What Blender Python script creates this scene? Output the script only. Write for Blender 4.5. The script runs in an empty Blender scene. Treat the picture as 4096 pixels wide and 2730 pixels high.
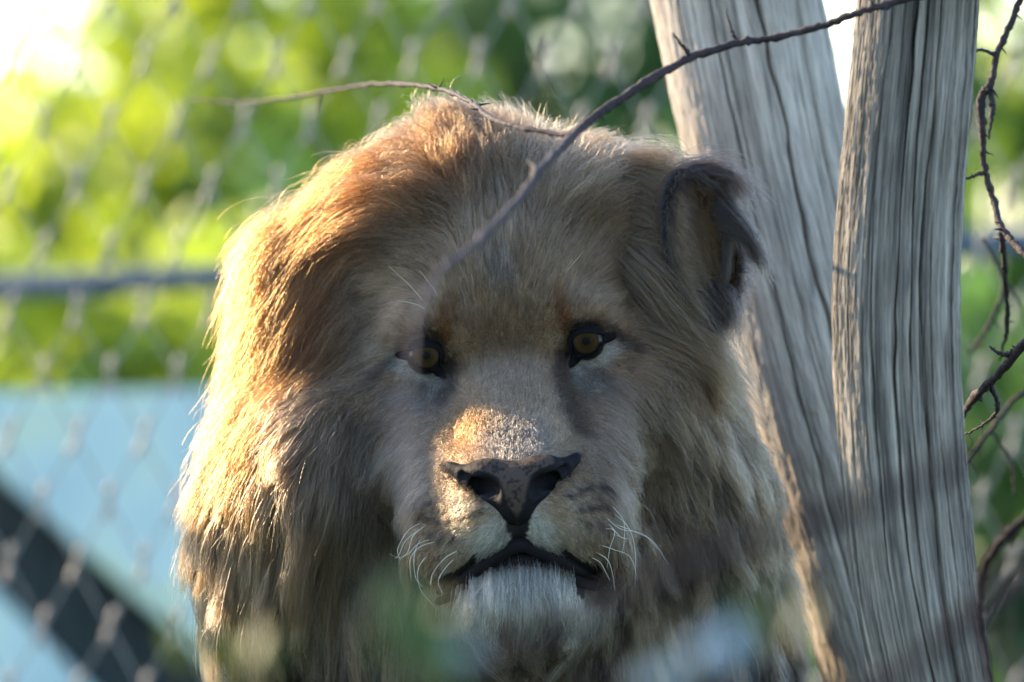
import bpy, bmesh, math, random
import numpy as np
from mathutils import Vector, Matrix, kdtree

# ------------------------------------------------------------------ camera, sky, sun, exposure
scene = bpy.context.scene
COL = scene.collection
D, HC, W = 6.0, 1.05, 0.80            # camera distance to the lion, height, frame width at the lion
KPX = W / 4096.0                      # metres per photo pixel at the lion's plane
FOCUS = 5.92
cam_d = bpy.data.cameras.new('camera')
cam = bpy.data.objects.new('camera', cam_d); COL.objects.link(cam)
cam.location = (0, -D, HC); cam.rotation_euler = (math.radians(90), 0, 0)
cam_d.sensor_width = 36.0
cam_d.lens = 36.0 * D / W
cam_d.clip_start = 0.1; cam_d.clip_end = 2000
cam_d.dof.use_dof = True
cam_d.dof.focus_distance = FOCUS
cam_d.dof.aperture_fstop = (cam_d.lens / 1000.0) / 0.056
scene.camera = cam

SUN_PHI, SUN_EL = math.radians(127), math.radians(21)
to_sun = Vector((-math.sin(SUN_PHI) * math.cos(SUN_EL), -math.cos(SUN_PHI) * math.cos(SUN_EL), math.sin(SUN_EL)))
world = bpy.data.worlds.new('World'); scene.world = world; world.use_nodes = True
wn = world.node_tree.nodes; wl = world.node_tree.links
bg = wn['Background']
sky = wn.new('ShaderNodeTexSky'); sky.sky_type = 'NISHITA'; sky.sun_disc = False
sky.sun_elevation = SUN_EL; sky.sun_rotation = math.atan2(to_sun.x, to_sun.y)
sky.air_density = 1.0; sky.dust_density = .4; sky.ozone_density = 2.0
wl.new(sky.outputs[0], bg.inputs[0]); bg.inputs[1].default_value = 0.14
sun_d = bpy.data.lights.new('sun', 'SUN'); sun_d.energy = 3.7; sun_d.angle = math.radians(0.5)
sun_d.color = (1.0, 0.77, 0.49)
sun = bpy.data.objects.new('sun', sun_d); COL.objects.link(sun)
sun.rotation_euler = to_sun.to_track_quat('Z', 'Y').to_euler()
sun.location = to_sun * 30
vs = scene.view_settings
vs.view_transform = 'Standard'; vs.look = 'None'; vs.exposure = 2.15; vs.gamma = 1.0; vs.use_curve_mapping = False
cy = scene.cycles
cy.max_bounces = 6; cy.diffuse_bounces = 3; cy.glossy_bounces = 5; cy.transmission_bounces = 6; cy.transparent_max_bounces = 16
cy.use_denoising = True
scene.cycles_curves.shape = 'RIBBONS'
scene.cycles_curves.subdivisions = 2

# ------------------------------------------------------------------ helpers
rng = np.random.default_rng(7)
random.seed(7)

def P(px, py, y=0.0):
    """photo pixel (4096 wide) at depth y -> world point"""
    s = (D + y) * KPX / D
    return Vector(((px - 2048) * s, y, HC + (1365 - py) * s))

def project(pts):
    """world (n,3) -> photo pixels"""
    s = D / (D + pts[:, 1]) / KPX
    return pts[:, 0] * s + 2048, 1365 - (pts[:, 2] - HC) * s

def link(name, data, parent=None, loc=None):
    o = bpy.data.objects.new(name, data); COL.objects.link(o)
    if parent is not None:
        o.parent = parent
    if loc is not None:
        o.location = loc
    return o

def tag(o, label=None, cat=None, group=None, kind=None):
    if label: o['label'] = label
    if cat: o['category'] = cat
    if group: o['group'] = group
    if kind: o['kind'] = kind
    return o

def mesh_from(name, verts, faces, mat=None, smooth=True):
    me = bpy.data.meshes.new(name)
    if isinstance(faces, np.ndarray):
        nv, nf, k = len(verts), len(faces), faces.shape[1]
        me.vertices.add(nv); me.vertices.foreach_set('co', np.asarray(verts, np.float32).ravel())
        me.loops.add(nf * k); me.loops.foreach_set('vertex_index', faces.astype(np.int32).ravel())
        me.polygons.add(nf); me.polygons.foreach_set('loop_start', np.arange(0, nf * k, k, dtype=np.int32))
        me.update(calc_edges=True); me.validate()
    else:
        me.from_pydata([tuple(v) for v in verts], [], faces)
    if smooth:
        me.polygons.foreach_set('use_smooth', np.ones(len(me.polygons), bool))
    if mat: me.materials.append(mat)
    me.update()
    return me

def set_color(me, name, cols):
    a = me.attributes.new(name, 'FLOAT_COLOR', 'POINT')
    c = np.ones((len(cols), 4), np.float32); c[:, :3] = cols
    a.data.foreach_set('color', c.ravel())

def new_mat(name, rough=0.6, color=(0.5, 0.5, 0.5), spec=0.5):
    m = bpy.data.materials.new(name); m.use_nodes = True
    b = m.node_tree.nodes['Principled BSDF']
    b.inputs['Base Color'].default_value = (*color, 1)
    b.inputs['Roughness'].default_value = rough
    b.inputs['Specular IOR Level'].default_value = spec
    return m, m.node_tree.nodes, m.node_tree.links, b

def ramp(nodes, stops):
    r = nodes.new('ShaderNodeValToRGB'); cr = r.color_ramp
    while len(cr.elements) < len(stops): cr.elements.new(0.5)
    for e, (p, c) in zip(cr.elements, stops):
        e.position = p; e.color = (*c, 1)
    return r

def noise_mat(name, stops, scale=8.0, rough=0.7, bump=0.0, vec_scale=(1, 1, 1), detail=6, spec=0.3, bump_scale=None):
    m, n, l, b = new_mat(name, rough, spec=spec)
    tc = n.new('ShaderNodeTexCoord'); mp = n.new('ShaderNodeMapping')
    mp.inputs['Scale'].default_value = vec_scale
    l.new(tc.outputs['Object'], mp.inputs['Vector'])
    nz = n.new('ShaderNodeTexNoise'); nz.inputs['Scale'].default_value = scale; nz.inputs['Detail'].default_value = detail
    l.new(mp.outputs[0], nz.inputs['Vector'])
    r = ramp(n, stops); l.new(nz.outputs['Fac'], r.inputs[0]); l.new(r.outputs[0], b.inputs['Base Color'])
    if bump:
        n2 = n.new('ShaderNodeTexNoise'); n2.inputs['Scale'].default_value = bump_scale or scale * 3; n2.inputs['Detail'].default_value = 8
        l.new(mp.outputs[0], n2.inputs['Vector'])
        bp = n.new('ShaderNodeBump'); bp.inputs['Strength'].default_value = bump; bp.inputs['Distance'].default_value = 0.01
        l.new(n2.outputs['Fac'], bp.inputs['Height']); l.new(bp.outputs[0], b.inputs['Normal'])
    return m

def vnoise(x, y, seed, perx=None):
    """smooth value noise, optional period along x"""
    r = np.random.default_rng(seed); T = r.random((256, 256)).astype(np.float32)
    xi = np.floor(x).astype(int); yi = np.floor(y).astype(int)
    fx = x - xi; fy = y - yi
    fx = fx * fx * (3 - 2 * fx); fy = fy * fy * (3 - 2 * fy)
    m = perx or 256
    x0, x1, y0, y1 = xi % m, (xi + 1) % m, yi % 256, (yi + 1) % 256
    return (T[x0, y0] * (1 - fx) + T[x1, y0] * fx) * (1 - fy) + (T[x0, y1] * (1 - fx) + T[x1, y1] * fx) * fy

def catmull(pts, n):
    pts = np.asarray(pts, float)
    p = np.vstack([2 * pts[0] - pts[1], pts, 2 * pts[-1] - pts[-2]])
    out = []
    segs = len(pts) - 1
    for i in range(segs):
        a, b, c, d = p[i], p[i + 1], p[i + 2], p[i + 3]
        m = max(2, int(round(n / segs)))
        for t in np.linspace(0, 1, m, endpoint=(i == segs - 1)):
            out.append(0.5 * (2 * b + (c - a) * t + (2 * a - 5 * b + 4 * c - d) * t * t + (3 * b - a - 3 * c + d) * t ** 3))
    return np.array(out)

def tube_arrays(path, radii, sides=8, cap=True, off=0):
    path = np.asarray(path, float); n = len(path)
    tan = np.gradient(path, axis=0); tan /= np.linalg.norm(tan, axis=1)[:, None] + 1e-12
    ref = np.array([0.0, 1.0, 0.0]) if abs(tan[:, 1]).mean() < 0.8 else np.array([1.0, 0, 0])
    u = np.cross(tan, ref); u /= np.linalg.norm(u, axis=1)[:, None] + 1e-12
    v = np.cross(tan, u)
    a = np.linspace(0, 2 * math.pi, sides, endpoint=False)
    ring = path[:, None] + radii[:, None, None] * (np.cos(a)[None, :, None] * u[:, None] + np.sin(a)[None, :, None] * v[:, None])
    V = ring.reshape(-1, 3)
    i = np.arange(n - 1)[:, None]; j = np.arange(sides)[None]
    j2 = (j + 1) % sides
    F = np.stack([i * sides + j, (i + 1) * sides + j, (i + 1) * sides + j2, i * sides + j2], -1).reshape(-1, 4) + off
    if cap:
        V = np.vstack([V, path[0], path[-1]])
        c0, c1 = n * sides, n * sides + 1
        jj = np.arange(sides); jn = (jj + 1) % sides
        f0 = np.stack([np.full(sides, c0), jj, jn, jn], -1)
        f1 = np.stack([np.full(sides, c1), (n - 1) * sides + jn, (n - 1) * sides + jj, (n - 1) * sides + jj], -1)
        caps = [list(r[:3] + off) for r in f0] + [list(r[:3] + off) for r in f1]
        return V, [list(map(int, r)) for r in F] + [list(map(int, r)) for r in caps]
    return V, [list(map(int, r)) for r in F]

def tube(name, path, radii, mat, parent=None, sides=8):
    V, F = tube_arrays(path, np.asarray(radii, float), sides)
    return link(name, mesh_from(name, V, F, mat), parent)

# ------------------------------------------------------------------ ground and backdrop
m_ground = noise_mat('ground_grass', [(0.3, (0.03, 0.055, 0.02)), (0.55, (0.05, 0.07, 0.03)), (0.75, (0.08, 0.075, 0.05))], 3.0, 1.0, 0.6, bump_scale=30, spec=0.0)
g = link('ground', mesh_from('ground', [(-600, -600, 0), (600, -600, 0), (600, 600, 0), (-600, 600, 0)], [[0, 1, 2, 3]], m_ground, False))
tag(g, kind='structure')

def leaf_mat(name, c_dark, c_light, transl=0.55):
    m, n, l, b = new_mat(name, 0.45, spec=0.4)
    at = n.new('ShaderNodeAttribute'); at.attribute_name = 'tint'
    r = ramp(n, [(0.0, c_dark), (1.0, c_light)])
    l.new(at.outputs['Fac'], r.inputs[0]); l.new(r.outputs[0], b.inputs['Base Color'])
    tr = n.new('ShaderNodeBsdfTranslucent')
    mx = n.new('ShaderNodeMixRGB'); mx.blend_type = 'MULTIPLY'; mx.inputs[0].default_value = 1
    l.new(r.outputs[0], mx.inputs[1]); mx.inputs[2].default_value = (1.85, 1.9, 1.0, 1)
    l.new(mx.outputs[0], tr.inputs['Color'])
    ms = n.new('ShaderNodeMixShader'); ms.inputs[0].default_value = transl
    out = n['Material Output']
    l.new(b.outputs[0], ms.inputs[1]); l.new(tr.outputs[0], ms.inputs[2]); l.new(ms.outputs[0], out.inputs['Surface'])
    return m

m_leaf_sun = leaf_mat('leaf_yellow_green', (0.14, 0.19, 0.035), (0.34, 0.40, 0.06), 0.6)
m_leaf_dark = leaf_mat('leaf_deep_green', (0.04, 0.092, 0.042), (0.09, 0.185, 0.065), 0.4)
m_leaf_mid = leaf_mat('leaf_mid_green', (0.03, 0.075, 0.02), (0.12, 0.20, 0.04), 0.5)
m_bark = noise_mat('bark', [(0.35, (0.06, 0.045, 0.035)), (0.7, (0.16, 0.13, 0.10))], 6, 0.9, 0.8, (4, 4, 1))

def leaf_cloud(centres, radii, counts, size, seed):
    """many folded leaf blades spread through ellipsoid clumps; returns verts, quads, tint per vertex"""
    r = np.random.default_rng(seed)
    C = []
    T = []
    for c, rad, n in zip(centres, radii, counts):
        nc = max(3, n // 22)
        dirs = r.normal(size=(nc, 3)); dirs /= np.linalg.norm(dirs, axis=1)[:, None]
        cc = np.array(c) + dirs * (r.random((nc, 1)) ** 0.45) * np.array(rad)
        tint = np.clip(r.normal(0.5, 0.28, nc), 0, 1)
        k = r.integers(0, nc, n)
        C.append(cc[k] + r.normal(size=(n, 3)) * np.array(rad) * 0.13)
        T.append(np.clip(tint[k] + r.normal(0, 0.13, n), 0, 1))
    C = np.vstack(C); T = np.concatenate(T); n = len(C)
    a = r.normal(size=(n, 3)); a[:, 2] -= 0.5; a /= np.linalg.norm(a, axis=1)[:, None]
    b = r.normal(size=(n, 3)); b -= a * (a * b).sum(1)[:, None]; b /= np.linalg.norm(b, axis=1)[:, None]
    nn = np.cross(a, b)
    s = size * (0.6 + 0.8 * r.random((n, 1)))
    v = np.stack([C, C + a * s * 0.5 + b * s * 0.32 + nn * s * .08, C + a * s, C + a * s * 0.5 - b * s * 0.32 + nn * s * .08], 1).reshape(-1, 3)
    f = np.arange(n * 4).reshape(-1, 4)
    return v, f, np.repeat(T, 4)

def foliage(name, parent, centres, radii, counts, size, mat, seed):
    v, f, t = leaf_cloud(centres, radii, counts, size, seed)
    f2 = np.vstack([f[:, [0, 1, 2]], f[:, [0, 2, 3]]])
    me = mesh_from(name, v, f2, mat, False)
    a = me.attributes.new('tint', 'FLOAT', 'POINT'); a.data.foreach_set('value', t.astype(np.float32))
    o = link(name, me, parent); return o

def tree(name, label, base, trunk_r, height, centres, radii, counts, size, mat, seed, cat='tree', group=None):
    t = link(name, None, None, base); tag(t, label, cat, group)
    bx, by, _ = base
    r = random.Random(seed)
    V, F = [], []
    path = catmull([(0, 0, -0.05), (0.05, 0.02, height * 0.35), (-0.04, 0.03, height * 0.7), (0.03, 0, height)], 16)
    v, f = tube_arrays(path, np.linspace(trunk_r, trunk_r * 0.25, len(path)), 10); V.append(v); F += f
    off = len(v)
    for c in centres:
        e = np.array(c) - np.array(base)
        h0 = min(height * 0.8, max(0.2, e[2] * 0.6))
        p = catmull([(0, 0, h0 * 0.7), (e[0] * 0.4, e[1] * 0.4, h0 + (e[2] - h0) * 0.55), tuple(e)], 10)
        v, f = tube_arrays(p, np.linspace(trunk_r * 0.42, trunk_r * 0.08, len(p)), 7, off=off)
        V.append(v); F += f; off += len(v)
    link('trunk', mesh_from('trunk', np.vstack(V), F, m_bark), t)
    cl = [tuple(np.array(c) - np.array(base)) for c in centres]
    foliage('crown', t, cl, radii, counts, size, mat, seed)
    return t

def at(px, py, y): return tuple(P(px, py, y))

# sun-lit young tree on the left
Y = 13.0
cs = [at(930, 330, Y), at(450, 820, Y - .3), at(850, 650, Y + .2), at(600, 900, Y), at(180, 1230, Y), at(900, 1050, Y + .3), at(1000, 60, Y + .4), at(1050, -400, Y), at(300, 1400, Y - .2)]
rs = [(.55, .5, .42), (.42, .5, .42), (.5, .5, .45), (.55, .6, .4), (.5, .5, .4), (.5, .5, .4), (.5, .5, .45), (.5, .5, .4), (.65, .6, .32)]
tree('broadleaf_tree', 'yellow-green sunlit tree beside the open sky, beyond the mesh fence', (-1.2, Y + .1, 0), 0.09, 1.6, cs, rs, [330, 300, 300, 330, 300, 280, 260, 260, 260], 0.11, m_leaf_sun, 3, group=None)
# deep green tree in the middle
Y = 17.0
cs = [at(1500, 150, Y), at(2100, 100, Y), at(1300, 700, Y + .3), at(1900, 600, Y + .2), at(2500, 450, Y), at(1150, 1150, Y), at(2300, 1000, Y), at(1700, -500, Y), at(2350, -450, Y), at(1600, 1300, Y)]
rs = [(.75, .7, .62)] * 10
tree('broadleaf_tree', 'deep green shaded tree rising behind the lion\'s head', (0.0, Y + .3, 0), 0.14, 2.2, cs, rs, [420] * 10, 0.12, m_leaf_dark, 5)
# the row of trees goes on to both sides, out of the picture
for k_, (x_, y_) in enumerate(((-3.6, 15.5), (-6.2, 17.0), (-9.5, 17.5), (3.9, 15.0), (6.6, 16.5), (9.8, 17.0))):
    cs = [(x_ + a_, y_ + b_, 1.5 + c_) for a_, b_, c_ in ((0, 0, .9), (-.7, .1, .2), (.7, -.1, .1), (0, .2, -.6), (-.5, 0, -.9), (.5, .1, -1.0))]
    tree('broadleaf_tree', 'green tree further along the row beyond the fence', (x_, y_, 0), 0.12, 2.0, cs, [(.8, .7, .7)] * 6, [380] * 6, 0.12, (m_leaf_mid, m_leaf_dark)[k_ % 2], 40 + k_, group='trees continuing the row beyond the fence')
# hedge bushes low on the left and right
def bush(label, px, py, Y, n, mat, seed, rx=.5, rz=.45, size=0.08, name='leafy_bush'):
    c = P(px, py, Y); base = (c.x, Y, 0)
    cs = [(c.x + dx * rx, Y + dy * rx, c.z + dz * rz) for dx, dy, dz in ((0, 0, 0.1), (-.7, .2, -.2), (.7, -.1, -.15), (0, .4, -.9), (-.4, -.3, .4), (.45, .2, .45))]
    return tree(name, label, base, 0.05, max(.4, c.z * .7), cs, [(rx * .75, rx * .7, rz * .7)] * 6, [n] * 6, size, mat, seed, 'bush')
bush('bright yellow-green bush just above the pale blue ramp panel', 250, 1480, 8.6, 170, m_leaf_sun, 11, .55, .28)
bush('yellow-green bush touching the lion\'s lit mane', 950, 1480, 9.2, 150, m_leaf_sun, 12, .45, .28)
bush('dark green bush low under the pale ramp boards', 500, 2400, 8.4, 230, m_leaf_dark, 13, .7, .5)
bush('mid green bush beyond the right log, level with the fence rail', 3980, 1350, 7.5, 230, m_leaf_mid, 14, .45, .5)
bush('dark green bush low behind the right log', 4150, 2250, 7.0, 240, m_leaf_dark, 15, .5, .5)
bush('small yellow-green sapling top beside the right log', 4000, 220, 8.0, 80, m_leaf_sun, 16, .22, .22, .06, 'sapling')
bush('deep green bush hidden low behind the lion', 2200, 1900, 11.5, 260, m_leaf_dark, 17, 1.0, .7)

bx_, by_ = -2.28, 1.66  # bush added out of view; its height keeps sun off the lower-left mane
cs = [(bx_ + .6 * t_, by_ + .8 * t_, h_) for t_, h_ in ((-.75, 1.35), (-.4, 1.5), (-.1, 1.52), (.2, 1.5), (.5, 1.45), (.8, 1.4), (-.6, .8), (-.1, .8), (.4, .8))]
tree('leafy_bush', 'unseen bush added toward the low sun to shade the lower mane', (bx_, by_, 0), 0.05, 1.2, cs, [(.32, .32, .34)] * 6 + [(.4, .4, .5)] * 3, [700] * 6 + [500] * 3, 0.07, m_leaf_mid, 61, 'bush')

# pale blue painted ramp boards, low on the left
m_ramp = noise_mat('pale_blue_paint', [(0.35, (0.46, 0.60, 0.62)), (0.52, (0.56, 0.69, 0.67)), (0.66, (0.68, 0.76, 0.48))], 5.0, 0.55, 0.15)
m_post = noise_mat('timber_and_gap_shade', [(0.3, (0.02, 0.03, 0.035)), (0.7, (0.05, 0.06, 0.06))], 9, 0.8, 0.4, (6, 6, 1))
YR = 4.6
def slab(name, poly, y0, th, mat, parent):
    n = len(poly)
    c = parent.location
    V = [tuple(P(px, py, y0) - c) for px, py in poly] + [tuple(P(px, py, y0) + Vector((0, th, 0)) - c) for px, py in poly]
    F = [list(range(n))[::-1], list(range(n, 2 * n))] + [[i, (i + 1) % n, n + (i + 1) % n, n + i] for i in range(n)]
    me = mesh_from(name, V, F, mat, False)
    bm = bmesh.new(); bm.from_mesh(me); bmesh.ops.recalc_face_normals(bm, faces=bm.faces)
    bmesh.ops.bevel(bm, geom=bm.edges[:], offset=0.006, segments=2, affect='EDGES'); bm.to_mesh(me); bm.free()
    return link(name, me, parent)
rc = P(500, 2000, YR)
ramp_o = link('sloping_ramp', None, None, (rc.x, YR, 0)); tag(ramp_o, 'pale blue painted ramp with slanting boards beside the lion', 'ramp')
slab('side_panel', [(-400, 1580), (1700, 1545), (1700, 3420), (0, 1910), (-400, 1590)], YR, .05, m_ramp, ramp_o)
slab('slanting_board', [(-900, 1560), (-900, 3900), (1500, 3900), (330, 2730), (0, 2385), (-500, 1880)], YR + .03, .05, m_ramp, ramp_o)
slab('gap_shade_panel', [(-700, 1650), (1600, 1650), (1600, 3500), (-700, 3500)], YR + .10, .03, m_post, ramp_o)  # dark sheet added to stand for the shaded gap between the boards
for px in (-600, 1650):
    p = P(px, 2000, YR + .19)
    tube('post', [(p.x - rc.x, .18, -.05), (p.x - rc.x, .18, p.z)], [.05, .05], m_post, ramp_o, 12)

# ------------------------------------------------------------------ mesh fence
YF = 2.2
SF = (D + YF) * KPX / D
m_wire = noise_mat('stainless_wire', [(0.3, (0.16, 0.18, 0.19)), (0.7, (0.30, 0.30, 0.30))], 40, 0.45, spec=0.6)
m_wire.node_tree.nodes['Principled BSDF'].inputs['Metallic'].default_value = 0.4
m_ferrule = noise_mat('worn_ferrule', [(0.3, (0.20, 0.17, 0.16)), (0.7, (0.34, 0.28, 0.26))], 60, 0.5, spec=0.6)
m_rail = noise_mat('galvanised_rail', [(0.3, (0.06, 0.08, 0.13)), (0.7, (0.09, 0.12, 0.18))], 14, 0.75, spec=0.2)
fence = link('mesh_fence', None, None, (0, YF, 0)); tag(fence, 'wire mesh fence of tall diamonds with pinkish sleeve joints', 'fence')
PX, PY = 268.0, 252.0
X0, Y0 = 1107.0, 241.0
rows = range(-6, 26); cols = range(-12, 24)
def node(c, r): return P(X0 + c * PX - (r % 2) * PX * .5, Y0 + r * PY, YF)
# a sleeve joint: two swellings with a waist, tilted along the weave
sp = np.linspace(-1, 1, 15)
prof = 0.0020 + 0.0018 * (np.exp(-((sp - .5) / .27) ** 2) + np.exp(-((sp + .5) / .27) ** 2))
prof[0] *= .55; prof[-1] *= .55
tilt = math.radians(14)
v, f = tube_arrays(np.stack([np.sin(tilt) * sp * .023, 0 * sp, np.cos(tilt) * sp * .023], -1), prof, 8)
ferr_me = mesh_from('ferrule', v, f, m_ferrule)
rest_v, rest_f, off = [], [], 0
for r in rows:
    for c in cols:
        p = node(c, r)
        if p.z < 0.05 or p.z > 2.2: continue
        px, py = X0 + c * PX - (r % 2) * PX * .5, Y0 + r * PY
        if -150 < px < 4250 and -120 < py < 2850:
            o = link('ferrule', ferr_me, fence, (p.x, 0, p.z)); o.rotation_euler = (0, random.uniform(-.12, .12), 0)
        else:
            rest_v.append(v + np.array([p.x, 0, p.z])); rest_f += [[i + off for i in q] for q in f]; off += len(v)
o = link('outer_ferrules', mesh_from('outer_ferrules', np.vstack(rest_v), rest_f, m_ferrule), fence); o['kind'] = 'stuff'
for c in cols:
    for side in (0, 1):
        pts = []
        for r in rows:
            p = node(c, r)
            if r % 2 == 1 and side: p = node(c + 1, r)
            if p.z < 0.02 or p.z > 2.2: continue
            pts.append((p.x, -.003 if side else .003, p.z))
        if len(pts) > 2:
            tube('wire', pts, [.0013] * len(pts), m_wire, fence, 5)
YB = 4.0
rail_t = link('barrier_rail', None, None, (0, YB, 0)); tag(rail_t, 'blue-grey horizontal pipe rail running beyond the mesh fence', 'rail')
a, b = P(-1200, 1205, YB), P(5200, 915, YB)
tube('pipe', [(a.x, 0, a.z), (b.x, 0, b.z)], [.0165, .0165], m_rail, rail_t, 16)
for e_ in (a, b):
    tube('post', [(e_.x, .03, -.1), (e_.x, .03, e_.z + .05)], [.025, .025], m_rail, rail_t, 14)
for px in (-1500, 5600):
    p = P(px, 0, YF)
    tube('post', [(p.x, .03, -.1), (p.x, .03, 2.3)], [.03, .03], m_rail, fence, 14)

# ------------------------------------------------------------------ weathered logs
def wood_mat(name, base_dark, base_light, warm):
    m, n, l, b = new_mat(name, 0.85, spec=0.2)
    at_ = n.new('ShaderNodeAttribute'); at_.attribute_name = 'grain_uv'
    mp = n.new('ShaderNodeMapping'); mp.inputs['Scale'].default_value = (26, 1.6, 1)
    l.new(at_.outputs['Vector'], mp.inputs['Vector'])
    nz = n.new('ShaderNodeTexNoise'); nz.inputs['Scale'].default_value = 2.2; nz.inputs['Detail'].default_value = 9; nz.inputs['Roughness'].default_value = .62
    l.new(mp.outputs[0], nz.inputs['Vector'])
    r = ramp(n, [(0.34, base_dark), (0.5, tuple((x + y) / 2 for x, y in zip(base_dark, base_light))), (0.66, base_light)])
    l.new(nz.outputs['Fac'], r.inputs[0])
    n2 = n.new('ShaderNodeTexNoise'); n2.inputs['Scale'].default_value = 9; n2.inputs['Detail'].default_value = 5
    tc = n.new('ShaderNodeTexCoord'); l.new(tc.outputs['Object'], n2.inputs['Vector'])
    r2 = ramp(n, [(0.42, (1, 1, 1)), (0.62, warm)])
    l.new(n2.outputs['Fac'], r2.inputs[0])
    mx = n.new('ShaderNodeMixRGB'); mx.blend_type = 'MULTIPLY'; mx.inputs[0].default_value = .8
    l.new(r.outputs[0], mx.inputs[1]); l.new(r2.outputs[0], mx.inputs[2]); l.new(mx.outputs[0], b.inputs['Base Color'])
    mp3 = n.new('ShaderNodeMapping'); mp3.inputs['Scale'].default_value = (150, 14, 6)
    l.new(at_.outputs['Vector'], mp3.inputs['Vector'])
    n4 = n.new('ShaderNodeTexNoise'); n4.inputs['Scale'].default_value = 1.4; n4.inputs['Detail'].default_value = 4; n4.inputs['Roughness'].default_value = .6
    l.new(mp3.outputs[0], n4.inputs['Vector'])
    r4 = ramp(n, [(0.36, (.52, .52, .53)), (0.5, (1, 1, 1)), (0.64, (1.25, 1.22, 1.18))]); l.new(n4.outputs['Fac'], r4.inputs[0])
    mx4 = n.new('ShaderNodeMixRGB'); mx4.blend_type = 'MULTIPLY'; mx4.inputs[0].default_value = .85
    l.new(mx.outputs[0], mx4.inputs[1]); l.new(r4.outputs[0], mx4.inputs[2]); l.new(mx4.outputs[0], b.inputs['Base Color'])
    mp2 = n.new('ShaderNodeMapping'); mp2.inputs['Scale'].default_value = (110, 16, 4)
    l.new(at_.outputs['Vector'], mp2.inputs['Vector'])
    n3 = n.new('ShaderNodeTexNoise'); n3.inputs['Scale'].default_value = 2; n3.inputs['Detail'].default_value = 10; n3.inputs['Roughness'].default_value = .7
    l.new(mp2.outputs[0], n3.inputs['Vector'])
    bp = n.new('ShaderNodeBump'); bp.inputs['Strength'].default_value = .7; bp.inputs['Distance'].default_value = .0015
    l.new(n3.outputs['Fac'], bp.inputs['Height']); l.new(bp.outputs[0], b.inputs['Normal'])
    return m
m_log1 = wood_mat('weathered_wood_grey', (0.058, 0.052, 0.048), (0.39, 0.35, 0.305), (.64, .61, .58))
m_log2 = wood_mat('weathered_wood_pale', (0.26, 0.235, 0.21), (0.57, 0.515, 0.46), (.75, .72, .70))

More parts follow.
